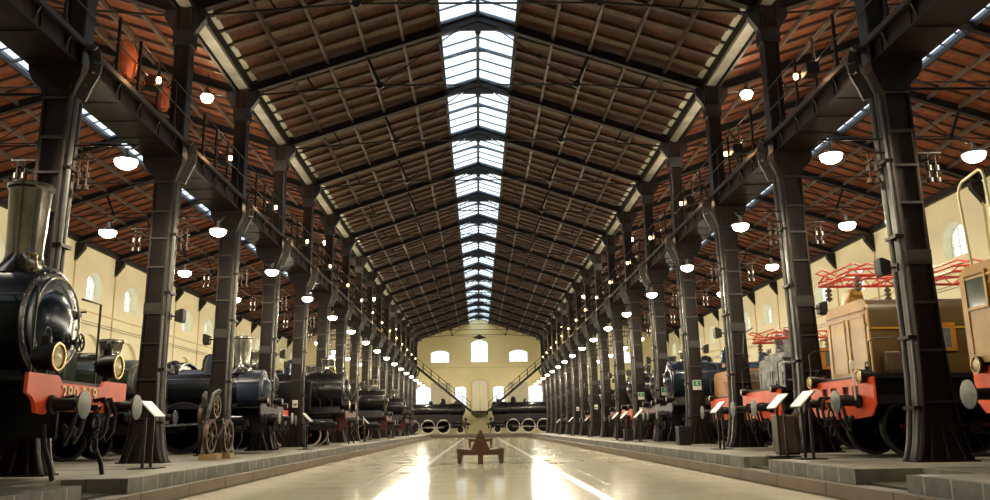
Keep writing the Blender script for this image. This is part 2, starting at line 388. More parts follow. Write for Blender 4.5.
# ------------------------------------------------------------------ roofs (three naves)
Y0, Y1 = -6.0, NZ1
SKW = 1.27
def roof(cx, hw, nm):
    for s in (-1, 1):
        zE, zR = EAVE+.17, EAVE+.17+RS*hw
        def zz(d): return zR-RS*d      # height above at distance d from the ridge
        sl = Matrix.Identity(4)
        # deck
        m = MB()
        d0, d1 = SKW, hw-.42 if cx == 0 else hw-.05
        vs = [(cx+s*d0, Y0, zz(d0)), (cx+s*d1, Y0, zz(d1)), (cx+s*d1, Y1, zz(d1)), (cx+s*d0, Y1, zz(d0))]
        up = Vector((0, 0, .08))
        lo = [Vector(q) for q in vs]; hi = [q+up for q in lo]
        m.face(lo); m.face(hi[::-1])
        for i in range(4): m.face([lo[i], lo[(i+1) % 4], hi[(i+1) % 4], hi[i]])
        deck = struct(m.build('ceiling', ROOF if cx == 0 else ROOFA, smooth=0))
        # wooden battens parallel to the trusses
        m = MB(); m2 = MB(); y = ZA-BAY*3; k = 0
        while y < Y1:
            for i in range(1, 6):
                yy = y+BAY*i/6
                if Y0 < yy < Y1-.1:
                    (m if i % 2 else m2).bar((cx+s*d0, yy, zz(d0)-.05), (cx+s*d1, yy, zz(d1)-.05), (.30 if i % 2 else .16) if cx == 0 else .07, .09)
            y += BAY
        m.build('batten_pale', BATT if cx == 0 else DARKB, deck, smooth=0); m2.build('batten_dark', DARKB, deck, smooth=0)
        for d in (1.24, 2.42, 3.6, 4.8, 6.0):
            m = MB(); z = zz(d)-.10
            m.box(cx+s*d-.045, cx+s*d+.045, Y0, Y1-.05, z-.10, z+.06)
            struct(m.build('ceiling_purlin', PURL if d > 1.3 else RAFT, smooth=0))
        if cx == 0:  # translucent strip along the eave
            m = MB(); m2 = MB(); a, b = hw-.42, hw-.05
            y = ZA-BAY*2
            while y < Y1:
                for i in range(6):
                    q0 = y+BAY*i/6+.06; q1 = min(y+BAY*(i+1)/6-.06, Y1-.02)
                    m.face([(cx+s*a, q0, zz(a)), (cx+s*b, q0, zz(b)), (cx+s*b, q1, zz(b)), (cx+s*a, q1, zz(a))])
                    m2.bar((cx+s*a, q0-.06, zz(a)), (cx+s*b, q0-.06, zz(b)), .12, .08)
                y += BAY
            WN[0] += 1; o = struct(m.build('window_%d' % WN[0], FROST, smooth=0)); m2.build('glazing_bar', RAFT, o, smooth=0)
    # ridge skylight
    zR = EAVE+.17+RS*hw
    WN[0] += 1
    m = MB()
    m.box(cx-.06, cx+.06, Y0, Y1-.05, zR-.14, zR+.02)
    for s in (-1, 1):
        m.box(cx+s*SKW-.05, cx+s*SKW+.05, Y0, Y1, zR-RS*SKW-.08, zR-RS*SKW+.12)
    fr = struct(m.build('window_%d' % WN[0], BAR, smooth=0))
    m = MB(); m2 = MB(); y = ZA-BAY*3
    while y < Y1:
        for i in range(6):
            yy = y+BAY*i/6
            if not Y0 < yy < Y1: continue
            for s in (-1, 1):
                t = .05 if i % 3 else .10
                m.bar((cx, yy, zR+.03), (cx+s*SKW, yy, zR-RS*SKW+.03), t*1.3, t*.8)
            if i == 3: m.prism([(cx-.35, zR-.12), (cx+.35, zR-.12), (cx, zR+.04)], 'xz', yy-.03, yy+.03)
        y += BAY
    m.build('glazing_bar', BAR, fr, smooth=0)
    p = MB()
    for s in (-1, 1):
        p.face([(cx, Y0, zR+.08), (cx+s*SKW, Y0, zR-RS*SKW+.08), (cx+s*SKW, Y1, zR-RS*SKW+.08), (cx, Y1, zR+.08)])
    p.build('pane', PANES, fr, smooth=0)
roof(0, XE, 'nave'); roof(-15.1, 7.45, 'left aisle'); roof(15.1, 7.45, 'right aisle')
# valley gutters over the column rows
for k, s in enumerate((-1, 1)):
    struct(MB().box(s*7.28, s*7.62, Y0, Y1, EAVE+.02, EAVE+.12).box(s*7.28, s*7.33, Y0, Y1, EAVE+.1, EAVE+.5).box(s*7.57, s*7.70, Y0, Y1, EAVE+.1, EAVE+.3).build('trim_%d' % (16+k), GALV, smooth=0))
    struct(MB().box(s*7.17, s*7.25, Y0, Y1, EAVE-.06, EAVE+.22).box(s*7.66, s*7.74, Y0, Y1, EAVE-.06, EAVE+.22).build('trim_%d' % (18+k), RAFT, smooth=0))
    struct(MB().box(s*22.3, s*XW, Y0, Y1, EAVE-.1, EAVE+.35).build('trim_%d' % (20+k), RAFT, smooth=0))

# trusses
def make_truss(label, cx, y, hw):
    t = thing('roof_truss', label, 'roof truss', (cx, y, EAVE), 0)
    zr = RS*hw
    for s in (-1, 1):
        a, b = Vector((s*hw, 0, -.04)), Vector((0, 0, zr))
        m = MB(); m.bar(a, b, .25, .05, (0, 1, 0)); m.bar(a+Vector((0, 0, -.125)), b+Vector((0, 0, -.125)), .03, .20, (0, 1, 0)); m.bar(a+Vector((0, 0, .125)), b+Vector((0, 0, .125)), .03, .20, (0, 1, 0))
        m.build('rafter', RAFT, t, smooth=0)
        mid = Vector((s*.48*hw, 0, RS*hw*.52-.2)); nod = Vector((s*.425*hw, 0, .12))
        MB().bar(mid, nod, .09, .09).cyl(nod+Vector((0, -.05, 0)), nod+Vector((0, .05, 0)), .12, 10).build('strut', IRONB, t)
        m = MB(); foot = Vector((s*(hw-.15), 0, -.2))
        m.tube([foot, nod], .03, 6)
        m.tube([nod, Vector((s*.08*hw, 0, zr-.35))], .022, 5)
        m.build('tie_rod', RAFT if s < 0 else RAFT, t)
        q = Vector((s*.74*hw, 0, RS*hw*.26-.2)); MB().bar(q, foot.lerp(nod, .5), .05, .05).build('brace', RAFT, t, smooth=0)
    MB().tube([(-.425*hw, 0, .12), (.425*hw, 0, .12)], .028, 6).build('collar_tie', RAFT, t)
    MB().prism([(-.6, zr-.42), (.6, zr-.42), (.25, zr-.05), (-.25, zr-.05)], 'xz', -.06, .06).lathe([(0, -.08), (.1, -.08), (.1, .08), (0, .08)], (0, 0, zr-.45), 'y', 12).build('ridge_plate', RAFT, t, smooth=0)
    return t
tproto = None
for k, y in enumerate(COLY[1:]):
    for cx, nm in ((0, 'central nave'), (-15.1, 'left aisle'), (15.1, 'right aisle')):
        lab = 'dark iron roof truss spanning the %s, the %s one in view' % (nm, ORD[k])
        if tproto is None: tproto = make_truss(lab, cx, y, 7.4); tproto['group'] = 'roof trusses'
        else:
            d = dup(tproto, (cx, y, EAVE), lab)

# ------------------------------------------------------------------ columns
HX = [(0, .44, .52), (.12, .39, .48), (.35, .33, .42), (.8, .27, .34), (1.4, .235, .28), (2.2, .22, .23), (3.5, .225, .20), (5.0, .26, .19), (6.9, .30, .19)]
def hx(z, aisle=False):
    j = 2 if aisle else 1
    for p, q in zip(HX, HX[1:]):
        if z <= q[0]: return p[j]+(q[j]-p[j])*(z-p[0])/(q[0]-p[0])
    return HX[-1][j]
ZT = 7.25   # top of the lower shaft above the platform (crane girder seat)
def make_column(label):
    # local x>0 points to the nave centre
    t = thing('iron_column', label, 'column', (0, 0, PLZ), 0, 'cast iron columns along the nave')
    poly = [(p-.03, z) for z, p, q in HX]+[(-(q-.03), z) for z, p, q in HX[::-1]]
    m = MB().prism(poly, 'xz', -.15, .15)
    m.build('shaft', IRON, t, smooth=25)
    for z in (1.0, 1.87, 2.7, 4.5, 5.2, 5.86, 6.6): MB().box(-hx(z, 1)+.005, hx(z)-.005, -.225, .225, z-.022, z+.022).build('stiffener_plate', IRONG, t, smooth=0)
    for s in (1, -1):
        m = MB(); prof = [(p if s > 0 else q, z) for z, p, q in HX]
        for (a, z0), (b, z1) in zip(prof, prof[1:]):
            A = [(s*a, -.21, z0), (s*a, .21, z0), (s*b, .21, z1), (s*b, -.21, z1)]; B = [(s*(p[0]*s-.035), p[1], p[2]) for p in A]
            m.face(A); m.face(B)
            for i in range(4): m.face([A[i], A[(i+1) % 4], B[(i+1) % 4], B[i]])
        bmesh.ops.remove_doubles(m.b, verts=m.b.verts, dist=1e-4)
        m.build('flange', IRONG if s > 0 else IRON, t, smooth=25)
    for sy in (-1, 1):
        for x0, x1 in ((-.34, -.17), (-.06, -.02), (.24, .14)):
            m = MB().prism([(0, 0), (sy*.10, 0), (sy*.02, .5), (0, .62)], 'yz', x0-.015, x0+.015)
            for q in m.b.verts: q.co.y += sy*.15; q.co.x += (x1-x0)*q.co.z/.62
            m.build('base_gusset', IRONG, t, smooth=0)
    MB().box(-.58, .50, -.25, .25, 0, .03).build('base_plate', IRON, t, smooth=0)
    # riveted collar plate
    m = MB().box(-hx(3.5, 1)-.01, hx(3.5)+.01, -.215, .215, 3.38, 3.64)
    for i in range(6):
        for sy in (-1, 1): m.cyl((-.19+i*.076, sy*.21, 3.44), (-.19+i*.076, sy*.228, 3.44), .014, 6)
    m.build('collar', IRONG, t, smooth=0)
    # capital carrying the girder
    m = MB().prism([(-.2, 6.65), (.3, 6.65), (.36, 6.85), (.44, 7.05), (.46, ZT), (-.52, ZT), (-.50, 7.10), (-.40, 6.92), (-.26, 6.8)], 'xz', -.19, .19)
    m.build('capital', IRON, t, smooth=0)
    # upper post up to the roof
    m = MB().box(.06, .40, -.12, .12, ZT, EAVE-PLZ-.05)
    m.box(.05, .085, -.17, .17, ZT, EAVE-PLZ-.1)
    m.build('upper_post', IRON, t, smooth=0)
    MB().box(.40, .435, -.17, .17, ZT, EAVE-PLZ-.1).build('upper_flange', IRONB, t, smooth=0)  # bluish iron stands in for skylight on the nave edge
    m = MB().prism([(.43, 10.3), (.52, 10.6), (.75, 10.95), (.75, 11.2), (.43, 11.2)], 'xz', -.1, .1).prism([(.05, 10.3), (-.04, 10.6), (-.27, 10.95), (-.27, 11.2), (.05, 11.2)], 'xz', -.1, .1)
    m.box(.0, .49, -.19, .19, 10.2, 10.6)
    m.build('head_bracket', IRONB, t, smooth=0)
    # downpipe with its gooseneck
    pts = [(.50, -.1, 7.62), (.60, -.1, 7.55), (.66, -.1, 7.3), (.64, -.1, 7.1), (.52, -.1, 6.85), (.43, -.1, 6.6)]
    m = MB()
    for p, q in zip(pts, pts[1:]): m.bar(p, q, .05, .22)
    for p in pts[1:-1]: m.cyl((p[0], -.21, p[2]), (p[0], .01, p[2]), .025, 8)
    m.build('gooseneck', PIPE, t, smooth=0)
    zs = (6.62, 5.0, 4.0, 3.0, 2.2, 1.4, .8, .35, .12, .02)
    MB().tube([(hx(z)+.08, -.12, z) for z in zs], .05, 8).build('downpipe', PIPE, t)
    MB().tube([(hx(z)+.05, .12, z) for z in zs], .032, 6).build('conduit', PIPE, t)
    for z in (.9, 2.1, 3.9, 5.3): MB().box(hx(z), hx(z)+.15, -.19, .19, z-.03, z+.03).build('pipe_clip', IRON, t, smooth=0)
    # transverse lamp rod with insulators
    m = MB().tube([(-1.12, 0, 5.76), (1.50, 0, 5.76)], .018, 6)
    m.build('lamp_rod', IRON, t)
    for s in (-1, 1):
        m = MB()
        for q in (.48, .62):
            m.tube([(s*q, 0, 5.55), (s*q, 0, 4.95)], .014, 5).cyl((s*q, 0, 5.15), (s*q, 0, 5.25), .05, 8).cyl((s*q, 0, 4.93), (s*q, 0, 5.01), .055, 8)
            m.tube([(s*q, -.16, 5.35), (s*q, .16, 5.35)], .012, 5)
        m.tube([(s*.2, 0, 5.5), (s*.74, 0, 5.5)], .022, 6)
        m.build('insulator', IRON, t)
    return t
cproto = None
cols = {}
for s in (-1, 1):
    for k, y in enumerate([ZA-BAY]+COLY):
        near = 'outside'
        lab = 'tall riveted iron column, the %s from the viewer in the %s row' % (ORD[k-1], SIDE[s]) if k else 'riveted iron column standing beside the viewer on the %s' % SIDE[s]
        if cproto is None:
            cproto = make_column(lab); c = cproto
        else: c = copy_tree(cproto); c['label'] = lab
        c.location = (s*XC, y, PLZ); c.rotation_euler = (0, 0, PI if s > 0 else 0)
        cols[(s, k)] = c
for s in (-1, 1): MB().tube([(-.2, 0, 6.75), (-14.5, 0, 6.75)], .03, 6).build('tie_rod', IRON, cols[(s, 1)])

# ------------------------------------------------------------------ crane girders, galleries and railings
for s in (-1, 1):
    ya, yb = 4.0, 94.4
    L = yb-ya
    t = thing('crane_girder', 'long riveted iron girder resting on the %s row of columns' % SIDE[s], 'girder', (s*7.38, ya, 7.675))
    MB().box(-.02, .02, 0, L, .03, .34).build('web', IRON, t, smooth=0)
    MB().box(min(-s*.06, s*.84), max(-s*.06, s*.84), 0, L, 0, .03).build('bottom_flange', IRON, t, smooth=0)
    MB().box(s*.80-.02, s*.80+.02, 0, L, .03, .34).build('rear_web', IRON, t, smooth=0)
    sf = None; y = .5; n = 0
    while y < L and n < 95:
        if sf is None: sf = MB().box(-.045, -.02, -.02, .02, .03, .34).box(.02, .78, -.02, .02, -.015, .0).build('stiffener', IRON, t, smooth=0); c = sf
        else: c = sf.copy(); COL.objects.link(c); c.parent = t
        if s > 0: pass
        else: c.scale = (-1, 1, 1)
        c.location = (0, y, 0); y += 1.04; n += 1
    g = thing('gallery_walkway', 'narrow iron gallery walkway running above the %s row of columns' % SIDE[s], 'walkway', (s*7.22, ya, 8.06))
    MB().box(0 if s > 0 else -.95, .95 if s > 0 else 0, 0, L, -.03, 0).build('deck', RAFT, g, smooth=0)
    MB().box(-.03, .03, 0, L, -.06, .045).build('edge_beam', IRONG, g, smooth=0)
    y = .3; bp = None; n = 0
    while y < L and n < 100:
        if bp is None:
            bp = MB().prism([(s*.03, -.035), (s*.12, -.035), (s*.12, -.30), (s*.08, -.14)], 'xz', -.02, .02).build('bracket', IRON, g, smooth=0); c = bp
        else: c = bp.copy(); COL.objects.link(c); c.parent = g
        c.location = (0, y, 0); y += 1.04; n += 1
    r = thing('gallery_railing', 'thin iron railing along the %s gallery, overlooking the nave' % SIDE[s], 'railing', (s*7.22, ya, 8.106))
    m = MB()
    for z in (1.15, .6): m.tube([(0, 0, z), (0, L, z)], .014, 6)
    m.build('rail', IRON, r)
    sp = None
    ys = [y for y in [(ZA-ya-BAY*2)+.05+1.04*i for i in range(120)] if 0 <= y <= L and abs(((y+ya-ZA+2.6) % BAY)-2.6) > .3][:100]
    for y in ys:
        if sp is None: sp = MB().bar((0, 0, 0), (0, 0, 1.17), .05, .05).cbox((0, 0, .03), (.1, .1, .06)).build('baluster', IRON, r, smooth=0); c = sp
        else: c = sp.copy(); COL.objects.link(c); c.parent = r
        c.location = (0, y, 0)

# ------------------------------------------------------------------ lamps
def add_light(parent, loc, e, col, rad, name='lamp_light', spot=None):
    l = bpy.data.lights.get(name+str(e)) or bpy.data.lights.new(name+str(e), 'POINT')
    l.energy = e; l.color = col; l.shadow_soft_size = rad
    o = bpy.data.objects.new(name, l); COL.objects.link(o); o.parent = parent; o.location = loc
    return o
def make_lamp(label):
    t = thing('pendant_lamp', label, 'lamp', (0, 0, 0), 0, 'pendant lamps on both sides of the columns')
    MB().lathe([(.03, .13), (.07, .12), (.15, .085), (.205, .035), (.20, .03), (.14, .075), (.05, .10), (0, .10)]).build('shade', ENAM, t)
    MB().lathe([(0, .07), (.13, .06), (.18, .03), (.19, -.01), (.165, -.06), (.11, -.10), (.05, -.12), (0, -.125)]).build('glass_bowl', LIT, t)
    MB().cyl((0, 0, .1), (0, 0, .26), .035, 10).build('socket', ENAM, t)
    MB().tube([(0, 0, .24), (0, .2, .32), (0, .4, .46)], .016, 6).build('arm', IRON, t)
    add_light(t, (0, 0, -.03), 230, (1, .88, .67), .07)
    return t
lp = None
for s in (-1, 1):
    for k, y in enumerate(COLY):
        for x, nm in ((6.22, 'nave'), (8.8, 'aisle')):
            lab = 'lit dome lamp on the %s side of the %s column in the %s row' % (nm, ORD[k], SIDE[s])
            if lp is None: lp = make_lamp(lab); c = lp
            else: c = copy_tree(lp); c['label'] = lab
            c.location = (s*x, y-.4, 5.72)
def make_high(label):
    t = thing('high_bay_lamp', label, 'lamp', (0, 0, 0), 0, 'round lamps under the roof')
    MB().lathe([(0, .20), (.06, .20), (.10, .12), (.17, .05), (.18, 0), (.165, 0), (0, .03)]).build('shade', ENAM, t)
    MB().lathe([(0, .10), (.12, .06), (.20, -.06), (.14, -.2), (0, -.26)]).build('glass_globe', LIT, t)
    MB().tube([(0, 0, .2), (0, 0, .75)], .015, 6).build('stem', IRON, t)
    add_light(t, (0, 0, -.08), 110, (1, .78, .48), .08)
    return t
hp = None
for s in (-1, 1):
    for k in range(4):
        lab = 'bright round lamp hung under the roof above the %s gallery, %s from the front' % (SIDE[s], ORD[k])
        if hp is None: hp = make_high(lab); c = hp
        else: c = copy_tree(hp); c['label'] = lab
        c.location = (s*8.55, ZA+BAY*(2+4*k)-.15, 11.45)
def make_spot(label):
    t = thing('gallery_spotlight', label, 'spotlight', (0, 0, 0), 0, 'spotlights on the gallery')
    MB().lathe([(0, -.07), (.04, -.06), (.055, 0), (.04, .06), (0, .07)]).build('bulb', LITW, t)
    MB().box(.08, .36, -.42, -.08, -.10, .16).build('housing', BLACKM, t, bevel=.02)
    MB().tube([(0, 0, 0), (.2, -.1, 0)], .02, 6).tube([(.3, -.2, .05), (.44, -.2, .05)], .025, 6).build('arm', IRON, t)
    add_light(t, (0, 0, .0), 8, (1, .50, .20), .07, 'bulb_light')
    l = bpy.data.lights.new('uplight', 'SPOT'); l.energy = 450; l.color = (1, .74, .50); l.spot_size = math.radians(150); l.spot_blend = .5; l.shadow_soft_size = .08
    o = bpy.data.objects.new('uplight', l); COL.objects.link(o); o.parent = t; o.location = (.42, -.25, .1); o.rotation_euler = (0, math.radians(-125), 0)
    return t
sp_ = None
for s in (-1, 1):
    for k in range(NCOL-2):
        lab = 'small warm spotlight on the %s gallery, just past the %s column' % (SIDE[s], ORD[k])
        if sp_ is None: sp_ = make_spot(lab); c = sp_
        else: c = copy_tree(sp_); c['label'] = lab
        c.location = (s*6.86, ZA+BAY*(k+.5)-.3, 8.45); c.rotation_euler = (0, 0, 0 if s > 0 else PI)
# black floodlights clamped to the columns
def make_flood(label):
    t = thing('floodlight', label, 'floodlight', (0, 0, 0), 0, 'black floodlights on the columns')
    MB().prism([(.20, -.17), (.42, -.22), (.46, -.10), (.46, .22), (.38, .22), (.20, .14)], 'xz', -.17, .17).build('housing', BLACKM, t, bevel=.02)
    MB().bar((0, 0, 0), (.24, 0, 0), .05, .05).box(-.02, .03, -.1, .1, -.1, .1).build('bracket', IRON, t, smooth=0)
    return t
fp = None
for s in (-1, 1):
    for k, y in enumerate(COLY[:12]):
        nave = (k % 2 == 0) if s > 0 else (k % 2 == 1)
        if s < 0 and k == 0: continue
        lab = 'black floodlight clamped to the %s side of the %s column in the %s row' % ('nave' if nave else 'aisle', ORD[k], SIDE[s])
        if fp is None: fp = make_flood(lab); c = fp
        else: c = copy_tree(fp); c['label'] = lab
        d = -s if nave else s
        off = hx(3.4, not nave)+(.12 if nave else .0)
        c.location = (s*XC+d*off, y-.02, PLZ+3.35); c.rotation_euler = (0, 0, 0 if d > 0 else PI); c.scale = (.75, .75, .75)

# ------------------------------------------------------------------ locomotives
def wheel(par, x, y, r, side, spokes=12, rim=WHITEP, body=BLACKM, rimw=.045, name='wheel'):
    # side: sign of y the outside face looks to
    m = MB()
    m.lathe([(r*.80, -.05), (r*.95, -.05), (r, -.055), (r, .055), (r*.95, .05), (r*.80, .05), (r*.80, -.05)], (0, 0, 0), 'y', 28)
    m.lathe([(0, -.09), (r*.17, -.09), (r*.2, 0), (r*.17, .09), (0, .09)], (0, 0, 0), 'y', 14)
    for i in range(spokes):
        a = 2*PI*i/spokes; m.bar((r*.12*math.cos(a), 0, r*.12*math.sin(a)), (r*.85*math.cos(a), 0, r*.85*math.sin(a)), .045, .06*r+.015, (0, 1, 0))
    o = m.build(name, body, par); o.location = (x, y, r)
    tr = MB()
    for sd in (1, -1):
        tr.holed([(r*.995*math.cos(2*PI*i/28), r*.995*math.sin(2*PI*i/28)) for i in range(28)], [[((r-rimw)*math.cos(2*PI*i/28), (r-rimw)*math.sin(2*PI*i/28)) for i in range(28)]], sd*.05, sd*.062, lambda a, b, t: (a, t, b))
    q = tr.build('tyre', rim, o, smooth=0); q['label'] = 'painted wheel rim'
    return o
def buffer_(par, y, L=.45, m=BUFF, hz=1.06, r=.19):
    o = MB().lathe([(.13, -L-.05), (.13, -L+.02), (.095, -L+.05), (.085, -.12), (.05, -.12), (.05, -.04), (0, -.04)], (0, y, hz), 'x', 16).build('buffer', BLACKM, par)
    MB().lathe([(0, -.055), (r*.9, -.05), (r, -.035), (r, -.015), (0, 0)], (0, y, hz), 'x', 24).build('buffer_head', m, o)['label'] = 'steel buffer disc'
def front_gear(par, xb, drop=1.0):
    # coupling chain, hoses and rail guards under the buffer beam
    m = MB()
    for i in range(4):
        m.tube([(xb+.22+.05*math.cos(a), .0 if i % 2 else .05*math.sin(a), .98-.16*i+.10*math.sin(a) if i % 2 else .98-.16*i+.08*math.cos(a)) for a in [2*PI*k/10 for k in range(10)]], .02, 6, closed=True)
    m.bar((xb, 0, 1.06), (xb+.25, 0, 1.03), .06, .08)
    m.build('coupling', BLACKM, par)
    for y, h in ((.35, .35), (-.35, .3), (.58, .42), (-.6, .4)):
        m = MB().tube([(xb+.02, y, 1.15), (xb+.16, y, 1.18), (xb+.24, y*1.05, 1.0), (xb+.20, y*1.12, .7), (xb+.12, y*1.05, .62-h*.2), (xb+.05, y*.9, .75)], .033, 8).cyl((xb+.02, y*.9, .78), (xb+.1, y*.9, .7), .05, 8)
        m.build('brake_hose', BLACKM if h != .3 else IRONG, par)
def headlamp(par, x, y, z, r=.18, brass=False):
    m = MB().lathe([(0, -.28), (r*.7, -.28), (r*.95, -.16), (r*1.05, 0), (r*1.08, .02), (r*.95, .02), (r*.9, -.02), (0, -.03)], (x, y, z), 'x', 22)
    m.cyl((x-.16, y, z+r*.9), (x-.16, y, z+r*1.45), r*.35, 12).cyl((x-.16, y, z-r*1.5), (x-.16, y, z-r*.8), r*.25, 10)
    m.tube([(x-.16, y+r*.45*math.cos(a), z+r*1.6+r*.5*math.sin(a)) for a in [PI*k/8 for k in range(9)]], .012, 5)
    o = m.build('headlamp', BLACKM, par)
    MB().lathe([(r*.9, -.005), (r*.6, .03), (0, .045)], (x, y, z), 'x', 22).build('lens', LENS, o)
    MB().lathe([(r*.88, .0), (r*1.02, .0), (r*1.02, .035), (r*.88, .035), (r*.88, 0)], (x, y, z), 'x', 22).build('rim', BRASS if brass else STEEL, o)
def steam(label, loc, rz, L=9.5, br=.75, bz=2.43, chim=1.3, mb=BLACK, beam=RED, frame=BLACKM, sm=BLACK, chm=DSTEEL, drv=.8, ndrv=3, tank=False, lod=2, number=None, chflare=False, tyre=WHITEP, cabc=None, wheelm=None, sbx=-.78, sbl=1.5, lead=1.3, rimw=.045, cho=.75):
    t = thing('steam_locomotive', label, 'locomotive', loc, rz)
    xb = -.47; hw = 1.5
    # buffer beam with raised ends
    poly = [(-hw, 1.20), (-hw, 1.46), (-.72, 1.46), (-.6, 1.36), (.6, 1.36), (.72, 1.46), (hw, 1.46), (hw, 1.20), (hw-.14, 1.15), (hw-.22, 1.07), (hw-.26, .95), (hw-.5, .93), (hw-.56, .98), (-hw+.56, .98), (-hw+.5, .93), (-hw+.26, .95), (-hw+.22, 1.07), (-hw+.14, 1.15)]
    MB().prism(poly, 'yz', xb-.05, xb).build('buffer_beam', beam, t, smooth=0)
    for s in (-1, 1): buffer_(t, s*.875)
    # main frames
    for s in (-1, 1): MB().box(-L+.3, xb-.05, s*.55-.03, s*.55+.03, .62, 1.32).build('frame_plate', frame, t, smooth=0)
    # running board
    MB().box(-L+1.6, xb-.05, -hw+.05, hw-.05, 1.36, 1.41).build('running_board', BLACKM, t, smooth=0)
    # smokebox
    x0 = sbx
    MB().lathe([(br, -sbl), (br, 0), (br-.03, .02), (br*.86, .02)], (x0, 0, bz), 'x', 40).build('smokebox', sm, t)
    d = MB().lathe([(br*.84, .02), (br*.82, .05), (br*.72, .07), (br*.60, .07), (br*.55, .12), (br*.35, .2), (br*.15, .235), (0, .24)], (x0, 0, bz), 'x', 40).build('smokebox_door', BLUEB if lod > 1 else sm, t)
    if lod > 1:
        m = MB()
        for a in [2*PI*k/28 for k in range(28)]: m.lathe([(.018, 0), (.018, .02), (0, .028)], (x0+.02, br*.93*math.cos(a), bz+br*.93*math.sin(a)), 'x', 6)
        m.build('rivet_ring', STEEL, d)
        m = MB().tube([(x0+.12, (br*.80)*math.cos(a), bz+(br*.80)*math.sin(a)) for a in [2*PI*k/36 for k in range(36)]], .018, 6, closed=True)
        m.build('handrail', STEEL, d)
        for q in (.32, .44):
            m = MB().tube([(x0+q, .13*math.cos(a)-(.08 if q < .4 else -.08), bz-.28+.13*math.sin(a)) for a in [2*PI*k/16 for k in range(16)]], .016, 6, closed=True)
            for a in range(3): m.tube([(x0+q, .13*math.cos(a*PI/3)-(.08 if q < .4 else -.08), bz-.28+.13*math.sin(a*PI/3)), (x0+q, -.13*math.cos(a*PI/3)-(.08 if q < .4 else -.08), bz-.28-.13*math.sin(a*PI/3))], .012, 5)
            m.cyl((x0+.05, -(.08 if q < .4 else -.08), bz-.28), (x0+q+.03, -(.08 if q < .4 else -.08), bz-.28), .028, 8)
            m.build('handwheel', BLACKM, d)
        for z in (-.22, .22): MB().box(x0+.07, x0+.10, -.1, br*.92, bz+z-.03, bz+z+.03).cyl((x0+.06, br*.88, bz+z-.06), (x0+.06, br*.88, bz+z+.06), .035, 8).build('hinge', BLACKM, d)
        # hand rail posts at the side
        for s in (-1, 1):
            MB().tube([(x0+.3, s*(br+.12), 1.4), (x0+.3, s*(br+.12), bz+.42), (x0+.1, s*(br*.86), bz+.48)], .018, 6).build('grab_rail', IRONG, t)
    # boiler and firebox
    bl = L-sbl-2.3
    MB().lathe([(br*.93, -sbl-bl), (br*.93, -sbl)], (x0, 0, bz), 'x', 36).build('boiler', mb, t)
    for i in range(4): MB().lathe([(br*.95, 0), (br*.95, .07)], (x0-sbl-.3-i*(bl-.6)/3, 0, bz), 'x', 36).build('boiler_band', STEEL if lod > 1 else IRONG, t)
    # saddle
    MB().prism([(-.55, 1.3), (.55, 1.3), (.42, bz-.6), (-.42, bz-.6)], 'yz', x0-sbl, x0-.1).build('saddle', BLACKM, t, smooth=0)
    MB().box(-L+1.6, x0-sbl, -.5, .5, 1.25, bz-br*.75).build('firebox', BLACKM, t, smooth=0)
    # chimney
    cx = x0-cho; zb = bz+br-.06
    if chflare: pr = [(.34, 0), (.22, .14), (.17, .35), (.2, chim*.6), (.30, chim*.92), (.33, chim), (.29, chim), (.15, chim*.5), (0, chim*.4)]
    else: pr = [(.46, -.06), (.37, .03), (.28, .14), (.255, .26), (.275, chim*.6), (.295, chim-.10), (.325, chim-.07), (.325, chim-.02), (.30, chim), (.25, chim), (.24, chim*.5), (0, chim*.4)]
    MB().lathe(pr, (cx, 0, zb), 'z', 28).build('chimney', chm, t)
    # domes
    MB().lathe([(.40, -.1), (.34, .08), (.32, .36), (.25, .52), (.12, .6), (0, .62)], (x0-sbl-.9, 0, zb), 'z', 24).build('steam_dome', sm if lod < 2 else BLUEB, t)
    MB().lathe([(.28, -.1), (.24, .05), (.22, .25), (.1, .36), (0, .38)], (x0-sbl-2.3, 0, zb), 'z', 20).build('sand_dome', mb, t)
    if tank:
        for s in (-1, 1): MB().box(x0-sbl-bl+.2, x0-sbl+.3, s*.82, s*1.42, 1.41, 2.75).build('side_tank', mb, t, bevel=.04)
    # cylinders
    for s in (-1, 1):
        c = MB().cyl((x0-1.25, s*1.12, .95), (x0-.25, s*1.12, .95), .30, 20).cyl((x0-.25, s*1.12, .95), (x0-.16, s*1.12, .95), .22, 16).box(x0-1.2, x0-.3, s*.9-.12, s*.9+.32*s, 1.15, 1.36).build('cylinder', mb, t)
        MB().cyl((x0-.16, s*1.12, .95), (x0-.1, s*1.12, .95), .12, 12).build('cylinder_cover', STEEL, c)
        MB().tube([(x0-1.25, s*1.14, .93), (x0-3.2-drv, s*1.14, drv)], .045, 6).build('connecting_rod', STEEL, t)
    # wheels
    wm = wheelm or frame
    for s in (-1, 1):
        wheel(t, x0-lead, s*.74, .46, s, 10, tyre, wm, rimw)
        xs = [x0-2.3-i*(2*drv+.12) for i in range(ndrv)]
        for x in xs: wheel(t, x, s*.74, drv, s, 14, tyre, wm, rimw)
        MB().bar((xs[0], s*.88, drv-.1), (xs[-1], s*.88, drv-.1), .05, .11).build('coupling_rod', STEEL, t, smooth=0)
    # cab
    xc = -L+1.6; cm = cabc or mb
    m = MB()
    for s in (-1, 1):
        m.holed([(-L, 1.2), (xc, 1.2), (xc, 3.3), (-L, 3.3)], [[(-L+.35, 2.35), (xc-.35, 2.35), (xc-.35, 3.0), (-L+.35, 3.0)]], s*1.4, s*1.43, lambda a, b, q: (a, q, b))
    m.holed([(-1.4, 1.2), (1.4, 1.2), (1.4, 3.3), (.8, 3.55), (0, 3.65), (-.8, 3.55), (-1.4, 3.3)], [[(.85, 2.6), (1.25, 2.6), (1.25, 3.1), (.85, 3.1)], [(-1.25, 2.6), (-.85, 2.6), (-.85, 3.1), (-1.25, 3.1)]], xc-.03, xc, lambda a, b, q: (q, a, b))
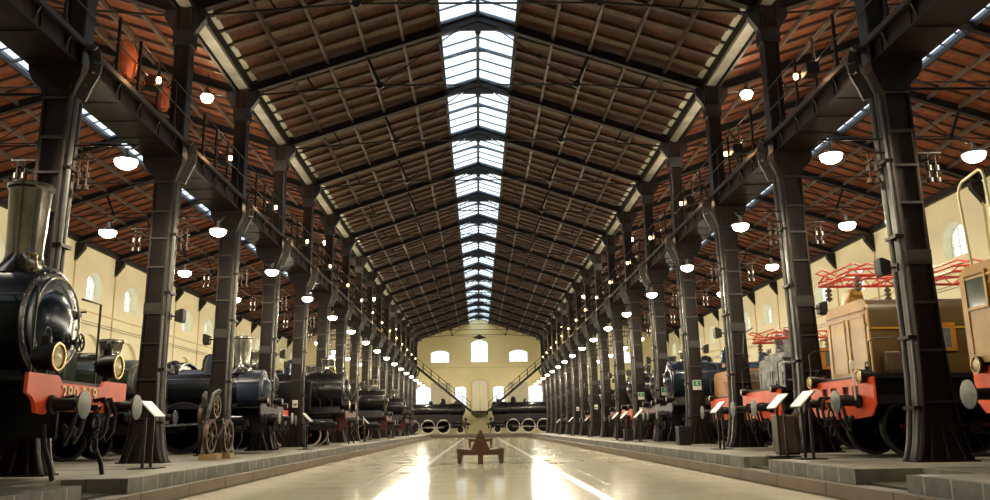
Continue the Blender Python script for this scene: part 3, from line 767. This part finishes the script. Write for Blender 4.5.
    cab = m.build('cab', cm, t, smooth=0)
    MB().prism([(1.52, 3.28), (.85, 3.56), (0, 3.68), (-.85, 3.56), (-1.52, 3.28), (-1.52, 3.33), (-.85, 3.62), (0, 3.74), (.85, 3.62), (1.52, 3.33)], 'yz', -L-.2, xc+.15).build('cab_roof', BLACKM, cab, smooth=0)
    # handrail along the boiler and pipes
    for s in (-1, 1):
        m = MB().tube([(x0+.1, s*(br+.08), bz+.3), (xc, s*(br+.08), bz+.3)], .017, 6)
        for i in range(5): q = x0-.1+(xc-x0)*i/5; m.bar((q, s*(br*.9), bz+.28), (q, s*(br+.08), bz+.3), .02, .02)
        m.build('side_handrail', STEEL, t)
    if lod > 0:
        front_gear(t, xb)
        for s in (-1, 1): MB().tube([(xb-.15, s*.72, .8), (xb-.1, s*.74, .5), (xb+.02, s*.75, .22), (xb+.05, s*.75, .06)], .035, 8).build('rail_guard', BLACKM, t)
        for s in (-1, 1): headlamp(t, xb+.06, s*.95, 1.70 if lod > 1 else 1.62, .19 if lod > 1 else .11, lod > 1)
    if lod > 1:
        MB().tube([(cx+.22, -.30, zb-.02), (cx+.24, -.33, zb+.16), (cx+.30, -.36, zb+.23), (cx+.38, -.38, zb+.18), (cx+.42, -.40, zb-.08)], .018, 8).lathe([(.05, 0), (.05, .10), (.025, .14), (0, .14)], (cx+.42, -.40, zb-.16), 'z', 12).build('whistle_pipe', BRASS, t)
        for i, (x, y) in enumerate(((x0-.4, br*.7), (x0-.9, br*.75), (x0-1.3, br*.72))):
            MB().tube([(x, -y-.25, 1.42), (x, -y-.2, 1.9), (x-.2, -y-.05, 2.1)], .03, 8).build('steam_pipe', BLACKM, t)
    if number:
        cu = bpy.data.curves.new('number', 'FONT'); cu.body = number; cu.size = .29; cu.extrude = .006; cu.align_x = 'CENTER'; cu.align_y = 'CENTER'; cu.space_character = 1.15
        cu.materials.append(CREAMP)
        tmp = bpy.data.objects.new('tmp', cu); COL.objects.link(tmp); bpy.context.view_layer.update()
        me = bpy.data.meshes.new_from_object(tmp.evaluated_get(bpy.context.evaluated_depsgraph_get())); bpy.data.objects.remove(tmp)
        o = bpy.data.objects.new('number', me); COL.objects.link(o); o.parent = t
        o.location = (xb+.012, -.10, 1.22); o.rotation_euler = (PI/2, 0, PI/2)
    return t
def track(xc0, y, s):
    return None

def pantograph(par, x0, x1, z, w=.8, arm=True):
    m = MB()
    for s in (-1, 1):
        m.tube([(x0, s*w, z), (x1, s*w, z)], .03, 6).tube([(x0+.1, s*w, z+.17), (x1-.1, s*w*.8, z+.14)], .022, 6)
        for i in range(6):
            a = x0+(x1-x0)*i/6; b = x0+(x1-x0)*(i+1)/6; m.tube([(a, s*w, z), ((a+b)/2, s*w*.92, z+.15), (b, s*w, z)], .014, 5)
    for i in range(4):
        a = x0+(x1-x0)*i/3; m.tube([(a, -w, z), (a, w, z)], .025, 6)
    m.tube([(x0, -w, z), ((x0+x1)/2, w*.2, z+.12), (x1, -w*.7, z)], .018, 5).tube([(x0, w, z), (x1, -w, z+.1)], .016, 5)
    o = m.build('pantograph', PRED, par)
    m = MB()
    for q in (x1-.15, x1-.45):
        m.tube([(q, -w-.35, z+.12), (q, -w, z+.24), (q, w, z+.24), (q, w+.35, z+.12)], .022, 6)
    m.tube([(x1, -w*.2, z+.1), (x1+.25, -w*.3, z+.2), (x1+.28, w*.3, z+.2), (x1, w*.2, z+.1)], .018, 6)
    m.build('collector_bow', PRED, o)
    m = MB()
    for a in (x0+.2, x1-.2):
        for s in (-1, 1):
            for q in range(3): m.cyl((a, s*w, z-.30+q*.09), (a, s*w, z-.25+q*.09), .07, 10)
            m.cyl((a, s*w, z-.33), (a, s*w, z), .035, 8)
    m.build('roof_insulator', BROWNBOX, o)
def electric(label, loc, rz, front=YEL, side=YELSH, h=2.98, L=10, beam=RED, hwf=1.3, lod=2, tall=None, win=False, panto=True, cable=False, bx=-.62, low=1.6, drum=False):
    t = thing('electric_locomotive', label, 'locomotive', loc, rz)
    xb = -.5; hw = 1.48
    cut = [[(y-.14, 1.14), (y+.14, 1.14), (y+.14, 1.36), (y-.14, 1.36)] for y in (-.72, -.28, .28, .72)] if lod > 1 else []
    MB().holed([(-hw, .98), (-hw, 1.5), (hw, 1.5), (hw, .98), (hw-.2, .78), (.4, .72), (-.4, .72), (-hw+.2, .78)], cut, xb-.04, xb, lambda a, b, q: (q, a, b)).build('buffer_beam', beam, t, smooth=0)
    MB().box(-L, xb-.045, -hw+.1, hw-.1, 1.0, 1.42).build('frame', BLACKM, t, smooth=0)
    MB().box(-L-.1, xb-.05, -hw-.02, hw+.02, 1.46, 1.55).build('running_board', BLACKM, t, smooth=0)
    for s in (-1, 1): buffer_(t, s*.875, .45, r=.22)
    # bonnet with rounded shoulders
    H = h
    def sec(w, z0, z1, r=.25, n=6):
        return [(-w, z0), (w, z0)]+arc(w-r, z1-r, r, 0, PI/2, n)+arc(-w+r, z1-r, r, PI/2, PI, n)
    xf = bx
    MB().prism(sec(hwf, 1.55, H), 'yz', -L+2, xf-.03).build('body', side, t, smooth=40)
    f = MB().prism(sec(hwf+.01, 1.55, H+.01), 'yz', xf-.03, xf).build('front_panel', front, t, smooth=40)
    m = MB()
    for a, b in ((-hwf+.12, -.08), (.08, hwf-.12)):
        m.holed([(a, 1.65), (b, 1.65), (b, H-.3), (a, H-.3)], [[(a+.04, 1.69), (b-.04, 1.69), (b-.04, H-.34), (a+.04, H-.34)]], xf, xf+.018, lambda p, q, r: (r, p, q))
    m.box(xf, xf+.03, -hwf+.05, hwf-.05, H-.22, H-.18)
    for z in (1.9, 2.5): m.box(xf, xf+.03, -.14, -.04, z, z+.12).box(xf, xf+.03, .04, .14, z, z+.12).box(xf, xf+.035, hwf-.2, hwf-.06, z, z+.05)
    m.build('door_moulding', front, f, smooth=0)
    if win:
        for s in (-1, 1):
            c0, w0, z0, z1 = s*.98, .25, H-.66, H-.16
            wf = MB().holed([(c0-w0-.05, z0-.05), (c0+w0+.05, z0-.05), (c0+w0+.05, z1+.05), (c0-w0-.05, z1+.05)], [[(c0-w0, z0), (c0+w0, z0), (c0+w0, z1), (c0-w0, z1)]], xf, xf+.04, lambda p, q, r: (r, p, q)).build('window_frame', front, t, smooth=0)
            MB().box(xf, xf+.02, c0-w0, c0+w0, z0, z1).build('window_pane', GLASSD, wf, smooth=0)
    # side windows, strips
    for s in (-1, 1):
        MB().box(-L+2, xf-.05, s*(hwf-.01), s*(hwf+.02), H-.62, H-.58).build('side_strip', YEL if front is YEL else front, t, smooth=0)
        for x in (xf-1.2, xf-3.0, xf-4.8):
            q = MB().holed([(x-.5, 2.0), (x+.3, 2.0), (x+.3, 2.55), (x-.5, 2.55)], [[(x-.40, 2.07), (x+.10, 2.07), (x+.10, 2.48), (x-.40, 2.48)]], s*hwf, s*(hwf+.03), lambda a, b, r: (a, r, b)).build('side_window', AMBER, t, smooth=0)
            MB().box(x-.41, x+.11, s*hwf, s*(hwf+.012), 2.06, 2.49).build('window_pane', GLASSD, q, smooth=0)
    # cab behind
    if tall:
        c = MB().prism(sec(1.42, 1.55, tall, .3), 'yz', -L+2.6, -3.6-1.0).build('cab', side, t, smooth=40)
    for s in (-1, 1):
        for x in (-1.45, -2.62, -4.1, -5.27): wheel(t, x, s*.76, .55, s, 9, PIPE, BLACKM, .06)
        MB().box(-5.4, -1.2, s*.92-.03, s*.92+.03, .55, .62).build('bogie_bar', DRED, t, smooth=0)
        for x in (-1.45, -2.62): MB().cyl((x, s*.84, .55), (x, s*1.0, .55), .14, 12).build('axle_box', BLACKM, t)
    for s in (-1, 1): headlamp(t, xb+.1, s*1.18, 1.50+.02, .13 if lod > 1 else .09, lod > 1)
    front_gear(t, xb)
    # boxes on the running board
    for s in (-1, 1):
        MB().box(xf-.9, xf-.2, s*(hwf+.02), s*(hwf+.16), 1.56, 2.0).build('sand_box', BROWNBOX, t, bevel=.03)
        MB().tube([(xb-.02, s*1.42, 1.55), (xb-.02, s*1.42, 2.15), (xb-.15, s*1.42, 2.22), (xb-.6, s*1.42, 2.22), (xb-.65, s*1.42, 1.56)], .016, 6).build('handrail', IRONG, t)
    if lod > 1:
        MB().tube([(xb+.12, .95, 1.05), (xb+.12, .95, 1.75)], .018, 6).lathe([(0, 0), (.05, .02), (.05, .18), (0, .2)], (xb+.12, .95, 1.65), 'z', 10).build('marker_lamp', WHITEP, t)
        MB().prism([(xf-.5, H), (xf-.12, H), (xf-.2, H+.30), (xf-.42, H+.42)], 'xz', -.45, -.1).build('horn_box', front, t, smooth=0)
    if panto:
        pantograph(t, xf-1.5, xf+.2, H+.50, w=.7)
        pantograph(t, xf-4.6, xf-1.9, H+.55 if not tall else tall+.30)
    if cable: MB().tube([(-.50, -1.1, H-.3), (-.42, -1.1, 4.25), (-.42, -1.04, 4.38), (-.42, -.95, 4.44), (-.42, -.5, 4.50), (-.42, -.42, 4.46), (-.42, -.38, 4.36), (-.50, -.38, H-.1)], .022, 8).build('roof_conduit', CREAMP, t)
    if drum:
        for y, z, r in ((-.35, 0, .30), (.42, .12, .34)):
            MB().lathe([(r, 0), (r, .55), (r*.92, .60), (r*.92, .68), (r*.5, .72), (0, .72)], (xf-.6, y, H+z), 'z', 24).build('drum', GREYM, t)
        MB().box(xf-1.05, xf-.1, -.75, .85, H-.04, H+.14).build('drum_base', GREYM, t, bevel=.03)
        MB().tube([(xf+.1, -.9, H+.95), (xf+.35, -.9, H+.8), (xf+.42, -.9, H+.2), (xf+.3, -.9, H-.05), (xf-.5, -.9, H-.08)], .02, 6).build('bow_rail', IRONB, t)
    return t

# left row --------------------------------------------------------
steam('black steam locomotive with red beam numbered 290.319 and polished chimney', (-5.4, 12.3, PLZ+.005), 0, number='290.319', L=10.5, sbx=-1.05, lead=1.9, br=.84, bz=2.27, cho=.47, chim=1.36)
steam('black steam locomotive set back between first and second left columns', (-8.6, 17.1, PLZ+.005), 0, lod=1, mb=GREEN, beam=DRED, chim=.7, br=.62, bz=2.1, sm=BLACKM, tyre=IRONG)
steam('low green steam locomotive behind the upright display of wheels', (-8.3, 22.1, PLZ+.005), 0, lod=1, mb=GREEN, beam=BLACKM, chim=.6, br=.6, bz=1.95, chm=DSTEEL, tyre=IRONG, sm=GREEN, tank=True)
steam('slate blue fronted steam locomotive with tall bright chimney, beyond third left column', (-6.3, 27.3, PLZ+.005), 0, lod=1, sbl=.7, mb=BLACK, beam=BLACKM, sm=BLUE, chm=STEEL, chim=1.15, br=.62, bz=2.0, tyre=IRONG)
steam('dark steam locomotive with red beam beyond the fourth left column', (-7.3, 32.5, PLZ+.005), 0, lod=1, chim=.7, br=.65, tyre=IRONG, sm=BLACKM)
steam('big black steam locomotive poking out beyond the fifth left column', (-5.35, 37.7, PLZ+.005), 0, lod=2, chim=.62, br=.85, bz=2.4, beam=DRED, chm=STEEL, frame=DRED, tank=True)
steam('dark steam locomotive set back beyond the sixth left column', (-7.2, 43.1, PLZ+.005), 0, lod=1, chim=.8, beam=DRED, frame=DRED)
steam('dark green steam locomotive set back beyond the seventh left column', (-7.2, 48.3, PLZ+.005), 0, lod=1, chim=.7, beam=RED, mb=GREEN, frame=DRED)
steam('black steam locomotive with red frame and white rimmed wheel, eighth gap at left', (-5.3, 53.5, PLZ+.005), 0, lod=1, chim=.7, br=.72, beam=DRED, frame=DRED, wheelm=DRED)
steam('dark steam locomotive in the ninth gap of the left row', (-7.0, 58.7, PLZ+.005), 0, lod=1, chim=.8, frame=DRED)
steam('black steam locomotive in the eleventh gap of the left row', (-5.5, 68.9, PLZ+.005), 0, lod=1, chim=.7, beam=DRED, frame=DRED, wheelm=DRED)
steam('small dark steam locomotive near the far end of the left row', (-5.7, 79.4, PLZ+.005), 0, lod=1, chim=.5, br=.6, bz=2.1, beam=DRED, frame=DRED)
# right row -------------------------------------------------------
electric('yellow electric locomotive with cab window, nearest on the right platform', (7.32, 11.7, PLZ+.005), PI, h=3.08, win=True, tall=3.4, bx=-.44, hwf=1.42, panto=False, cable=True)
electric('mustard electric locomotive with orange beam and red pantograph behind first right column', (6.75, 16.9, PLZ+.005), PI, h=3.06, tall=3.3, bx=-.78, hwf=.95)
electric('black electric locomotive with grey mottled drums between second and third right columns', (6.87, 22.1, PLZ+.005), PI, h=2.35, front=GREYM, side=BLACK, lod=1, hwf=.95, drum=True, bx=-.85)
electric('amber bodied electric locomotive with orange beam behind third right column', (7.4, 27.3, PLZ+.005), PI, h=2.35, front=AMBER, side=BROWNBOX, lod=1, panto=False, tall=2.7)
steam('dark blue boilered steam locomotive between fourth and fifth right columns', (6.6, 32.5, PLZ+.005), PI, lod=1, mb=BLUEB, sm=BLUEB, br=.75, bz=2.35, chim=.45, frame=BLACKM, tyre=IRONG, beam=BLUE)
steam('black steam locomotive beyond the fifth right column', (7.1, 37.7, PLZ+.005), PI, lod=1, frame=DRED, beam=DRED, chim=.6)
steam('black steam locomotive with red frame beyond the sixth right column', (7.0, 42.9, PLZ+.005), PI, lod=1, frame=DRED, beam=RED, chim=.6)
steam('dark steam locomotive beyond the seventh right column', (7.2, 48.1, PLZ+.005), PI, lod=1, frame=BLACKM, beam=DRED, chim=.7, mb=GREEN)
steam('dark steam locomotive beyond the ninth right column', (7.0, 58.5, PLZ+.005), PI, lod=1, frame=DRED, beam=DRED, chim=.7)
steam('dark steam locomotive beyond the twelfth right column', (7.0, 74.1, PLZ+.005), PI, lod=1, frame=DRED, beam=DRED, chim=.7)
# far end, in profile ----------------------------------------------
steam('black steam locomotive in profile before the far wall, facing right', (-1.1, 97.6, PLZ+.005), 0, rimw=.12, lead=.35, L=11.5, lod=1, chim=.35, beam=DRED, br=.72, bz=2.75, drv=.82, ndrv=3, frame=DRED)
steam('black steam locomotive in profile before the far wall, facing left', (.75, 97.6, PLZ+.005), PI, rimw=.12, lead=.5, L=11.5, lod=1, chim=.35, beam=BLACKM, br=.8, bz=2.8, drv=.82, ndrv=4, frame=BLACKM)

# rails set in the platform
for s, ys in ((-1, [12.3, 17.1, 22.1, 27.3, 32.5, 37.7, 43.1, 48.3, 53.5, 58.7]), (1, [11.7, 16.9, 22.1, 27.3, 32.5, 37.7, 42.9, 48.1, 58.5])):
    for k, y in enumerate(ys):
        t = thing('railway_track', 'pair of steel rails under the %s locomotive of the %s row' % (ORD[k], SIDE[s]), 'track', (s*6.5, y, PLZ))
        for q in (-.72, .72): MB().box(0 if s > 0 else -14, 14 if s > 0 else 0, q-.035, q+.035, -.01, .004).build('rail', RAILS, t, smooth=0)

# ------------------------------------------------------------------ wheel display on the left platform
t = thing('wheel_display', 'upright display of worn locomotive wheels and rods on wooden blocks', 'exhibit', (-6.75, 21.6, PLZ))
RUST = mat('rusty_rim', (.13, .07, .035), .5, .4, c2=(.05, .027, .015), scale=8)
for x, y, r, z in ((0, -.55, .42, .14), (-.35, .0, .40, .62), (.1, .55, .42, .14), (-.1, .1, .30, 1.0)):
    w_ = MB().lathe([(r*.80, -.04), (r, -.045), (r, .045), (r*.80, .04), (r*.80, -.04)], (0, 0, 0), 'x', 24).lathe([(0, -.07), (r*.2, -.06), (r*.2, .06), (0, .07)], (0, 0, 0), 'x', 12)
    for i in range(7):
        a = 2*PI*i/7; w_.bar((0, r*.1*math.cos(a), r*.1*math.sin(a)), (0, r*.84*math.cos(a), r*.84*math.sin(a)), .04, .05, (1, 0, 0))
    o = w_.build('display_wheel', RUST, t); o.location = (x, y, z+r)
m = MB()
for y in (-.3, .3): m.tube([(-.25, y, .1), (-.2, y*.9, 1.0), (-.1, y*.5, 1.62), (0, 0, 1.7)], .05, 8)
m.build('stand', GREYM, t)
m = MB().prism([(-.4, .5), (-.28, 1.55), (-.1, 1.7), (.0, 1.2), (-.1, .5)], 'yz', -.35, -.28).prism([(.4, .7), (.36, 1.2), (.25, 1.42), (.18, .9)], 'yz', -.3, -.24)
m.build('side_plate', IRONG, t, smooth=0)
m = MB().tube([(.12, -.4, .5), (.14, .1, .9), (.12, .35, 1.2)], .03, 6).tube([(.12, .4, .5), (.14, -.1, 1.0)], .035, 6)
m.build('connecting_rod', STEEL, t)
for y in (-.55, .55): MB().box(-.2, .25, y-.2, y+.2, 0, .13).build('wood_block', WOODL, t, smooth=0)

# ------------------------------------------------------------------ benches
bp = None
for k, (x, y) in enumerate(((-.06, 26.1), (-.02, 50.5))):
    lab = ('dark wooden double-sided bench standing in front on the polished floor', 'second dark wooden bench, half hidden behind the nearer bench')[k]
    if bp is None:
        t = thing('double_bench', lab, 'bench', (x, y, 0), 0, 'wooden benches in the nave'); bp = t
        prof = [(-.73, .44), (-.70, .02), (-.63, 0), (-.60, 0), (-.575, .27), (-.08, .27), (-.08, 0), (.08, 0), (.08, .27), (.575, .27), (.60, 0), (.63, 0), (.70, .02), (.73, .44), (.70, .455), (.30, .41), (.06, .93), (-.06, .93), (-.30, .41), (-.70, .455)]
        for q in (0, 1.9): MB().prism(prof, 'xz', q, q+.07).build('end_panel', WOODB, t, smooth=0)
        MB().prism([(-.73, .43), (-.30, .385), (-.30, .425), (-.73, .475)], 'xz', -.02, 1.99).build('seat', WOODB, t, smooth=0, bevel=.008)
        MB().prism([(.73, .43), (.30, .385), (.30, .425), (.73, .475)], 'xz', -.02, 1.99).build('seat', WOODB, t, smooth=0, bevel=.008)
        for s in (-1, 1): MB().prism([(s*.30, .40), (s*.05, .95), (s*.02, .95), (s*.27, .40)], 'xz', .07, 1.9).build('backrest', WOODB, t, smooth=0)
        MB().box(-.02, .02, .07, 1.9, .02, .27).build('centre_board', WOODB, t, smooth=0)
    else: dup(bp, (x, y, 0), lab)

# ------------------------------------------------------------------ information lecterns
def make_lectern(label):
    # reader stands on the +x side
    t = thing('information_lectern', label, 'information stand', (0, 0, 0), 0, 'information lecterns on the platforms')
    mm = Matrix.Translation((0, 0, 1.13)) @ Matrix.Rotation(math.radians(45), 4, 'Y')
    MB().box(-.20, .20, -.26, .26, -.012, .012, mm).build('panel', PANEL, t, smooth=0)
    MB().box(-.21, .21, -.27, .27, -.03, -.013, mm).build('tray', BLACKM, t, smooth=0)
    for s in (-1, 1): MB().bar((-.05, s*.2, 0), (-.05, s*.2, 1.14), .035, .05).build('leg', IRONG, t, smooth=0)
    MB().box(-.3, .22, -.27, .27, 0, .02).build('base', BLACKM, t, smooth=0)
    return t
lecs = [(-1, 6.45, 16.5, 'beside the red beam of the first left locomotive'), (-1, 6.3, 30.6, 'beside the fourth left column'), (-1, 6.2, 45.6, 'in the middle of the left row'), (-1, 6.2, 60.5, 'far along the left row'),
        (1, 6.15, 16.1, 'closest on the right platform, before the orange beam'), (1, 6.15, 17.45, 'just behind the closest right-hand stand'), (1, 6.5, 23.1, 'at the third right column'),
        (1, 6.3, 37.0, 'at the fifth right column, nearer of two'), (1, 6.3, 39.4, 'at the fifth right column, farther of two'), (1, 6.6, 52.0, 'at the eighth right column'), (1, 6.6, 61.5, 'at the tenth right column'), (1, 6.6, 71.0, 'at the twelfth right column'), (1, 6.45, 34.55, 'behind the black cabinet on the right platform')]
lp2 = None
for s, x, y, d in lecs:
    lab = 'white sloping information panel on legs, ' + d
    if lp2 is None: lp2 = make_lectern(lab); c = lp2
    else: c = copy_tree(lp2); c['label'] = lab
    c.location = (s*x, y, PLZ); c.rotation_euler = (0, 0, 0 if s < 0 else PI)

# ------------------------------------------------------------------ cabinets on the right platform
def cabinet(name, label, x, y, w_, d, h, m):
    t = thing(name, label, 'cabinet', (x, y, PLZ))
    MB().box(-w_/2, w_/2, -d/2, d/2, .04, h).build('body', m, t, bevel=.015)
    MB().box(-w_/2+.03, w_/2-.03, -d/2+.03, d/2-.03, 0, .04).build('plinth', BLACKM, t, smooth=0)
    MB().box(-w_/2+.05, w_/2-.05, -d/2-.012, -d/2, .1, h-.06).build('door', m, t, smooth=0)
    MB().box(-w_/2+.1, -w_/2+.13, -d/2-.03, -d/2-.012, h*.45, h*.6).build('handle', STEEL, t, smooth=0)
cabinet('metal_cabinet', 'brown metal cabinet beside the second right column', 6.7, 18.6, .45, .5, .85, BROWNBOX)
cabinet('equipment_box', 'low black equipment box beside the fourth right column', 6.75, 28.2, .42, .5, .62, BLACKM)
cabinet('equipment_box', 'small black box beside the sixth right column', 6.75, 38.7, .4, .5, .5, BLACKM)

# ------------------------------------------------------------------ signs on columns
def exit_sign(k, s, z, label):
    y = COLY[k]
    x = s*XC
    t = thing('exit_sign', label, 'sign', (x, y-.235, PLZ+z), 0)
    MB().box(-.15, .15, 0, .015, -.17, .17).build('backing', WHITEP, t, smooth=0)
    MB().box(-.13, .13, -.006, 0, -.04, .15).build('green_field', GREENS, t, smooth=0)
    m = MB().lathe([(0, -.01), (.018, -.01), (.018, -.006), (0, -.006)], (0, 0, .12), 'y', 10)
    for a, b in (((0, .10), (-.01, .04)), ((0, .09), (-.045, .06)), ((0, .09), (.04, .075)), ((-.01, .04), (-.045, .005)), ((-.01, .04), (.03, .01)), ((.03, .01), (.03, -.03))):
        m.bar((a[0], -.009, a[1]), (b[0], -.009, b[1]), .016, .006, (0, 1, 0))
    m.build('running_figure', WHITEP, t, smooth=0)
    return t
exit_sign(3, 1, 2.05, 'green exit sign with running figure on the fourth right column')
exit_sign(4, 1, 2.05, 'green exit sign with running figure on the fifth right column')
exit_sign(5, 1, 2.05, 'green exit sign with running figure on the sixth right column')
def notice(k, s, z, label, m=PANEL, w2=.11, h2=.15):
    t = thing('notice', label, 'notice', (s*XC, COLY[k]-.235, PLZ+z))
    MB().box(-w2, w2, 0, .012, -h2, h2).build('sheet', m, t, smooth=0)
    MB().box(-w2*.7, w2*.7, -.003, 0, -h2*.55, h2*.1).build('picture', GREYM, t, smooth=0)
notice(4, -1, 1.75, 'small white notice fixed to the fifth left column')
notice(5, 1, 1.35, 'small white notice below the exit sign on the sixth right column')
notice(8, 1, 1.9, 'small white notice on the ninth right column')
notice(10, 1, 2.0, 'small white notice on the eleventh right column')
t = thing('warning_plate', 'small dark plate with pale pictograms on the second right column', 'sign', (XC+.15, COLY[1]-.235, PLZ+1.62))
MB().box(-.15, .15, 0, .012, -.12, .12).build('plate', DRED, t, smooth=0)
MB().box(-.1, -.03, -.004, 0, -.07, .07).box(.03, .1, -.004, 0, -.07, .07).build('pictogram', WHITEP, t, smooth=0)

# unidentified orange jacket bundles on the left gallery
ORG = mat('orange_blob_skin', (.75, .16, .04), .6, c2=(.55, .09, .02), scale=6, bump=.3)
def bundle(x, y, sc, label):
    t = thing('orange_blob', label, 'blob', (x, y, 8.78))
    m = MB().lathe([(0, -.45), (.22, -.40), (.30, -.1), (.34, .15), (.24, .34), (.10, .42), (0, .43)], n=14)
    for q in m.b.verts: q.co.x *= .5*sc; q.co.y *= 1.0*sc; q.co.z *= 1.0*sc; q.co += Vector((random.uniform(-.02, .02),)*3)
    m.build('blob_body', ORG, t)
    MB().tube([(0, 0, .38*sc), (.12, 0, .44), (.165, 0, .43), (.15, 0, .36)], .012, 6).build('hook', IRON, t)
bundle(-7.43, 16.3, 1.0, 'large orange jacket hanging on the left gallery near the roof post')
bundle(-7.43, 18.35, .72, 'smaller orange jacket hanging further along the left gallery')

# ------------------------------------------------------------------ stairs at the far end
SY = 93.8
for s in (-1, 1):
    t = thing('iron_staircase', 'iron staircase descending from the %s gallery to the middle landing' % SIDE[s], 'staircase', (0, SY, 0))
    A = Vector((s*7.2, 0, 8.0)); B = Vector((s*1.0, 0, 2.9))
    for q in (-.5, .5):
        MB().bar(A+Vector((0, q, 0)), B+Vector((0, q, 0)), .26, .06, (0, 1, 0)).build('stringer', RAFT, t, smooth=0)
        m = MB()
        for h in (.95, .5): m.tube([A+Vector((0, q, h)), B+Vector((0, q, h))], .03, 6)
        m.build('handrail', IRON, t)
        for i in range(8):
            p = A.lerp(B, i/7)+Vector((0, q, 0)); MB().bar(p, p+Vector((0, 0, .96)), .05, .05).build('baluster', IRON, t, smooth=0)
    m = MB()
    for i in range(18):
        p = A.lerp(B, (i+.5)/18); m.cbox((p.x, 0, p.z), (.28, .98, .03))
    m.build('tread', RAFT, t, smooth=0)
t = thing('stair_landing', 'iron landing bridging the two staircases to the far door', 'landing', (0, SY, 2.9))
MB().box(-1.0, 1.0, -.6, .6, -.06, 0).box(-.95, .95, .6, 9.1, -.06, 0).build('deck', RAFT, t, smooth=0)
MB().prism([(-1.4, .35), (-1.1, -.05), (-.7, -.2), (.7, -.2), (1.1, -.05), (1.4, .35), (1.1, .16), (.7, 0), (-.7, 0), (-1.1, .16)], 'xz', -.62, -.56).build('edge_beam', RAFT, t, smooth=0)
for s in (-1, 1): MB().box(s*.9-.05, s*.9+.05, .6, 9.1, -.3, -.06).build('bearer', RAFT, t, smooth=0)
